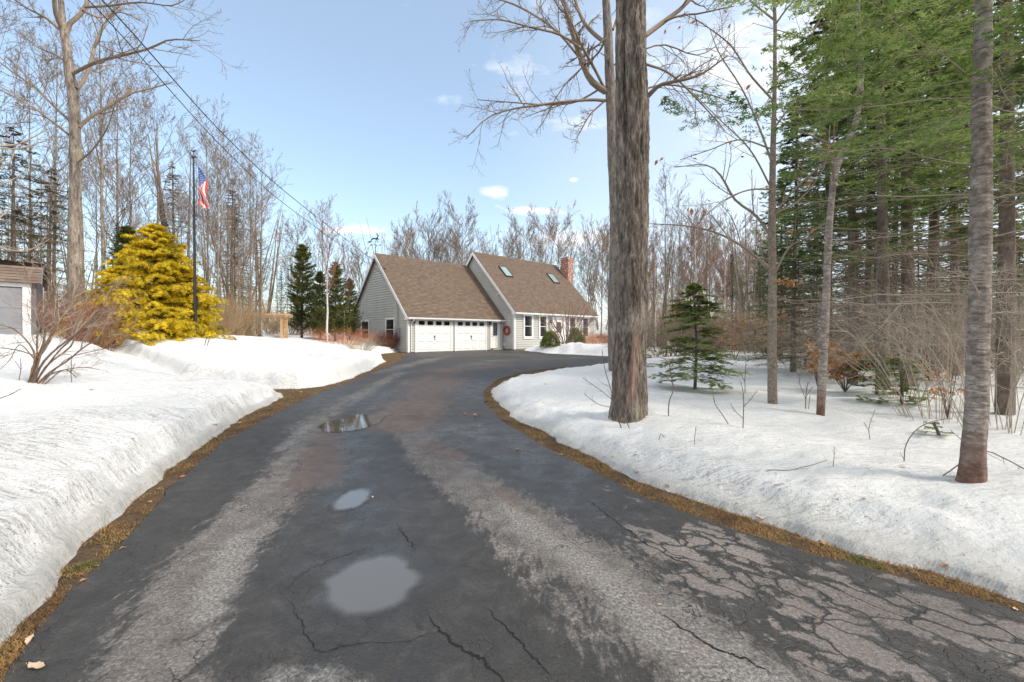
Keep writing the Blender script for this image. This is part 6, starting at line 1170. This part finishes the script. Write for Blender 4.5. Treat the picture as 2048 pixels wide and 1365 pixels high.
# twigs standing in the snow, traced one by one
TW = [('two-stemmed bare seedling at the foot of the thick maple', [[(1243, 857, 1.6), (1228, 815, 1.4), (1222, 780, 1.2), (1210, 740, 1), (1204, 700, .7)], [(1261, 861, 1.6), (1248, 830, 1.4), (1240, 790, 1.1), (1243, 760, .8)], [(1224, 800, 1), (1200, 780, .8), (1165, 756, .5)], [(1222, 815, .9), (1195, 808, .7), (1168, 788, .5)]]),
      ('single wavy bare twig between the thick maple and the young hemlock', [[(1337, 833, 1.6), (1338, 805, 1.5), (1347, 778, 1.3), (1342, 750, 1.1), (1337, 725, .8), (1320, 715, .5)]]),
      ('long leaning bare twig right of the young hemlock', [[(1457, 849, 1.3), (1445, 830, 1.2), (1430, 808, 1), (1425, 782, .7)]]),
      ('forked bare seedling standing in the snow left of the slim beech', [[(1486, 857, 1.5), (1487, 825, 1.4), (1487, 790, 1.2), (1482, 765, .8)], [(1487, 838, 1.1), (1470, 822, .9), (1460, 806, .6)], [(1487, 815, 1), (1505, 795, .8), (1515, 780, .5)]]),
      ('upright bare twig behind the forked seedling', [[(1490, 788, 1.1), (1490, 755, 1), (1492, 725, .7)], [(1490, 765, .8), (1480, 745, .5)]]),
      ('short straight twig in the snow below the forked seedling', [[(1388, 892, 1), (1390, 870, .8), (1392, 853, .5)]]),
      ('bent double blade of grass in the snow below the wavy twig', [[(1318, 881, .8), (1322, 868, .7), (1331, 880, .5)]]),
      ('bushy bare seedling between the slim beech and the bent tree', [[(1611, 818, 1.5), (1612, 790, 1.4), (1616, 765, 1)], [(1612, 800, 1.1), (1600, 770, .8), (1598, 750, .5)], [(1611, 795, 1), (1625, 775, .7)], [(1617, 820, 1), (1620, 790, .8)]]),
      ('pair of dark stems in the snow by the flagpole', [[(409, 692, 1.2), (413, 676, .9)], [(414, 692, 1.2), (420, 674, .8)]]),
      ('thin bare seedling right of the leafless shrub', [[(143, 765, 1.3), (142, 740, 1.1), (144, 715, .8)], [(142, 745, .9), (150, 728, .6)]]),
      ('bare seedling left of the leafless shrub', [[(38, 762, 1.4), (42, 735, 1.1), (40, 716, .8)], [(42, 740, .8), (30, 722, .5)]]),
      ('arched dead branch reaching the snow left of the near banded trunk', [[(1808, 925, 1.8), (1812, 890, 1.7), (1835, 858, 1.6), (1870, 842, 1.5), (1905, 838, 1.2)], [(1808, 920, .9), (1800, 905, .5)]]),
      ('dark fallen branch lying against the foot of the near banded trunk', [[(1886, 953, 1.8), (1920, 928, 2.1), (1965, 902, 2.2), (2010, 918, 2.4), (2048, 938, 2.6)], [(1965, 903, 2), (1930, 885, 1.5), (1900, 860, .9)]]),
      ('curved stem lying on the snow in the right foreground', [[(1532, 944, 1), (1560, 942, 1), (1600, 944, .9), (1640, 955, .8), (1655, 970, .5)]]),
      ('upright dry stalk in the snow midway along the right bank', [[(1666, 935, 1), (1668, 915, .9), (1668, 893, .6)]]),
      ('dark broken stick in the snow at the left edge', [[(-10, 800, 2), (20, 790, 1.6), (42, 778, 1)]]),
      ('thin forked sapling right of the bent slim tree', [[(1740, 880, 1.2), (1738, 855, 1), (1750, 820, .8)], [(1739, 865, .8), (1728, 845, .5)]])]
for i, (l, br) in enumerate(TW):
    b = place(br[0][0][0], br[0][0][1]); rr = np.random.default_rng(400+i); prt = []
    for L in br:
        P, R = limb([(a, c, max(r_, .8)) for a, c, r_ in L], b[1], 0, rr.normal()*.05, 12); R = R*.75
        if 'lying' in l or 'stick' in l:
            for k in range(len(P)): P[k, 2] = max(P[k, 2], H1(P[k, 0], P[k, 1])+.004)
        prt.append((P, R))
    A, B = np.stack([p for p, _ in prt]), np.stack([r_ for _, r_ in prt]); c2_, d2 = spawn(A, B, 4, .35, .95, .22, 45, 4, .1, .1, rr, rf=.6, taper=.5, rmin=.001)
    o = ob('fallen_branch' if ('branch' in l or 'stick' in l or 'lying' in l) else 'bare_seedling', mkmesh('twig', rel([tubes(A, B, 5), tubes(c2_, d2, 3)], b), twig_dark), label=l, cat='branch' if ('branch' in l or 'stick' in l) else 'seedling', loc=b)
# fallen leaves, one object each
LF = [(60, 1285, 'large pale curled leaf at the lower left edge of the tarmac', 2), (72, 1340, 'long pale leaf in the bottom left corner', 2.6), (165, 1165, 'orange leaf on the left grass verge low in the picture', 1.6), (245, 1100, 'curled brown leaf on the tarmac beside the left verge', 1.5), (195, 1135, 'small brown leaf above the orange one on the left verge', 1), (300, 1005, 'brown leaf on the tarmac edge, left verge', 1.3), (318, 980, 'tan leaf on the left verge where it narrows', 1.3), (366, 955, 'tan leaf on the left verge halfway up', 1.4), (430, 878, 'pale leaf on the left verge below the bank tip', 1.4), (480, 848, 'pale leaf in the grass near the tip of the near bank', 1.3), (431, 852, 'dark leaf standing on the snow shelf of the near bank', 1.3), (265, 880, 'dark leaf on top of the near snow bank', .8), (602, 785, 'tan leaf in the grass between the two left banks', 1.5),
      (183, 782, 'brown leaf on the snow right of the leafless shrub', 1.2), (480, 700, 'dark red leaf on the far snow mound', 1.3), (298, 716, 'dark leaf on the far snow mound, further left', 1.2), (950, 832, 'brown leaf clump on the tarmac before the bend', 2.2), (930, 830, 'small brown leaf beside the leaf clump on the tarmac', 1.4), (1035, 900, 'brown leaf litter on the wet tarmac', 1.6), (1122, 912, 'pinkish curled leaf at the right verge', 1.6), (1225, 915, 'pale leaf on the ice edge of the right verge', 1.5), (1270, 912, 'tan leaf on the face of the right bank', 1.2), (1200, 928, 'tan leaf in the green part of the right verge', 1), (1290, 960, 'pale pinkish leaf at the hollow in the right bank', 1.6), (1335, 975, 'rust-brown leaf in the hollow of the right bank', 2), (1272, 948, 'dark leaf under the ice edge of the right bank', 1.4),
      (1520, 1040, 'large pale upright leaf at the edge of the right bank', 2.6), (1650, 1090, 'long brown curled leaf on the right verge', 2.2), (1735, 1118, 'orange leaf on the right verge, right of the long curled one', 1.6), (1825, 1138, 'pale leaf on the right verge near the picture edge', 1.3), (1890, 1140, 'brown leaf on the icy snow edge at right', 1.6), (1727, 1000, 'rust leaf on the snow in the right foreground', 1.1), (1805, 937, 'tan leaf on the snow left of the near banded trunk', 1.3), (1472, 1010, 'small brown leaf on the right bank face', .9), (2030, 1222, 'pale leaf at the right edge of the verge', 1.4), (745, 995, 'tiny pale leaf on the tarmac by the middle puddle', .8), (546, 956, 'small pale chip on the left wheel track', .8), (1320, 1212, 'small red leaf on the tarmac among the pale patches', .8), (1634, 1235, 'small red leaf on the tarmac at lower right', .8), (1090, 770, 'dark leaf on the snow behind the bend', 1)]
for i, (px, py, l, s_) in enumerate(LF):
    rr = np.random.default_rng(500+i); p = place(px, py); L = .034*s_*(.9+.2*rr.random())*np.clip(p[1]/4, .6, 1.6); n = 9; m = 5; a, b = np.meshgrid(np.linspace(0, 1, n), np.linspace(-1, 1, m), indexing='ij')
    wd = .42*np.sin(np.pi*a**.8)**.8*(1+.18*np.cos(a*18)); curl = rr.normal()*.25+.35
    V = np.stack([(a-.5)*L, b*wd*L*.6, L*(curl*(a-.5)**2*1.6+.35*b*b*wd*rr.random()*1.5+.06*np.sin(a*9+b*3))], -1).reshape(-1, 3); idx = np.arange(n*m).reshape(n, m); f = np.stack([idx[:-1, :-1], idx[:-1, 1:], idx[1:, 1:], idx[1:, :-1]], -1).reshape(-1, 4)
    stem = tubes([(-.5*L, 0, L*.3*curl), (-.7*L, .03*L, L*.25)], [L*.018, L*.012], 3)
    V[:, 2] -= V[:, 2].min()-.003
    ob('fallen_leaf', mkmesh('fallen_leaf', [(V, f), stem], leaf_pale if 'pale' in l or 'pink' in l else leaf_m), label=l, cat='leaf', loc=p, rot=(rr.normal()*.15, rr.normal()*.15, rr.random()*6.28), group='fallen leaves')
# unused masters are removed
for k, (o, u) in M.items():
    if not u:
        for c in list(o.children): bpy.data.objects.remove(c)
        bpy.data.objects.remove(o)
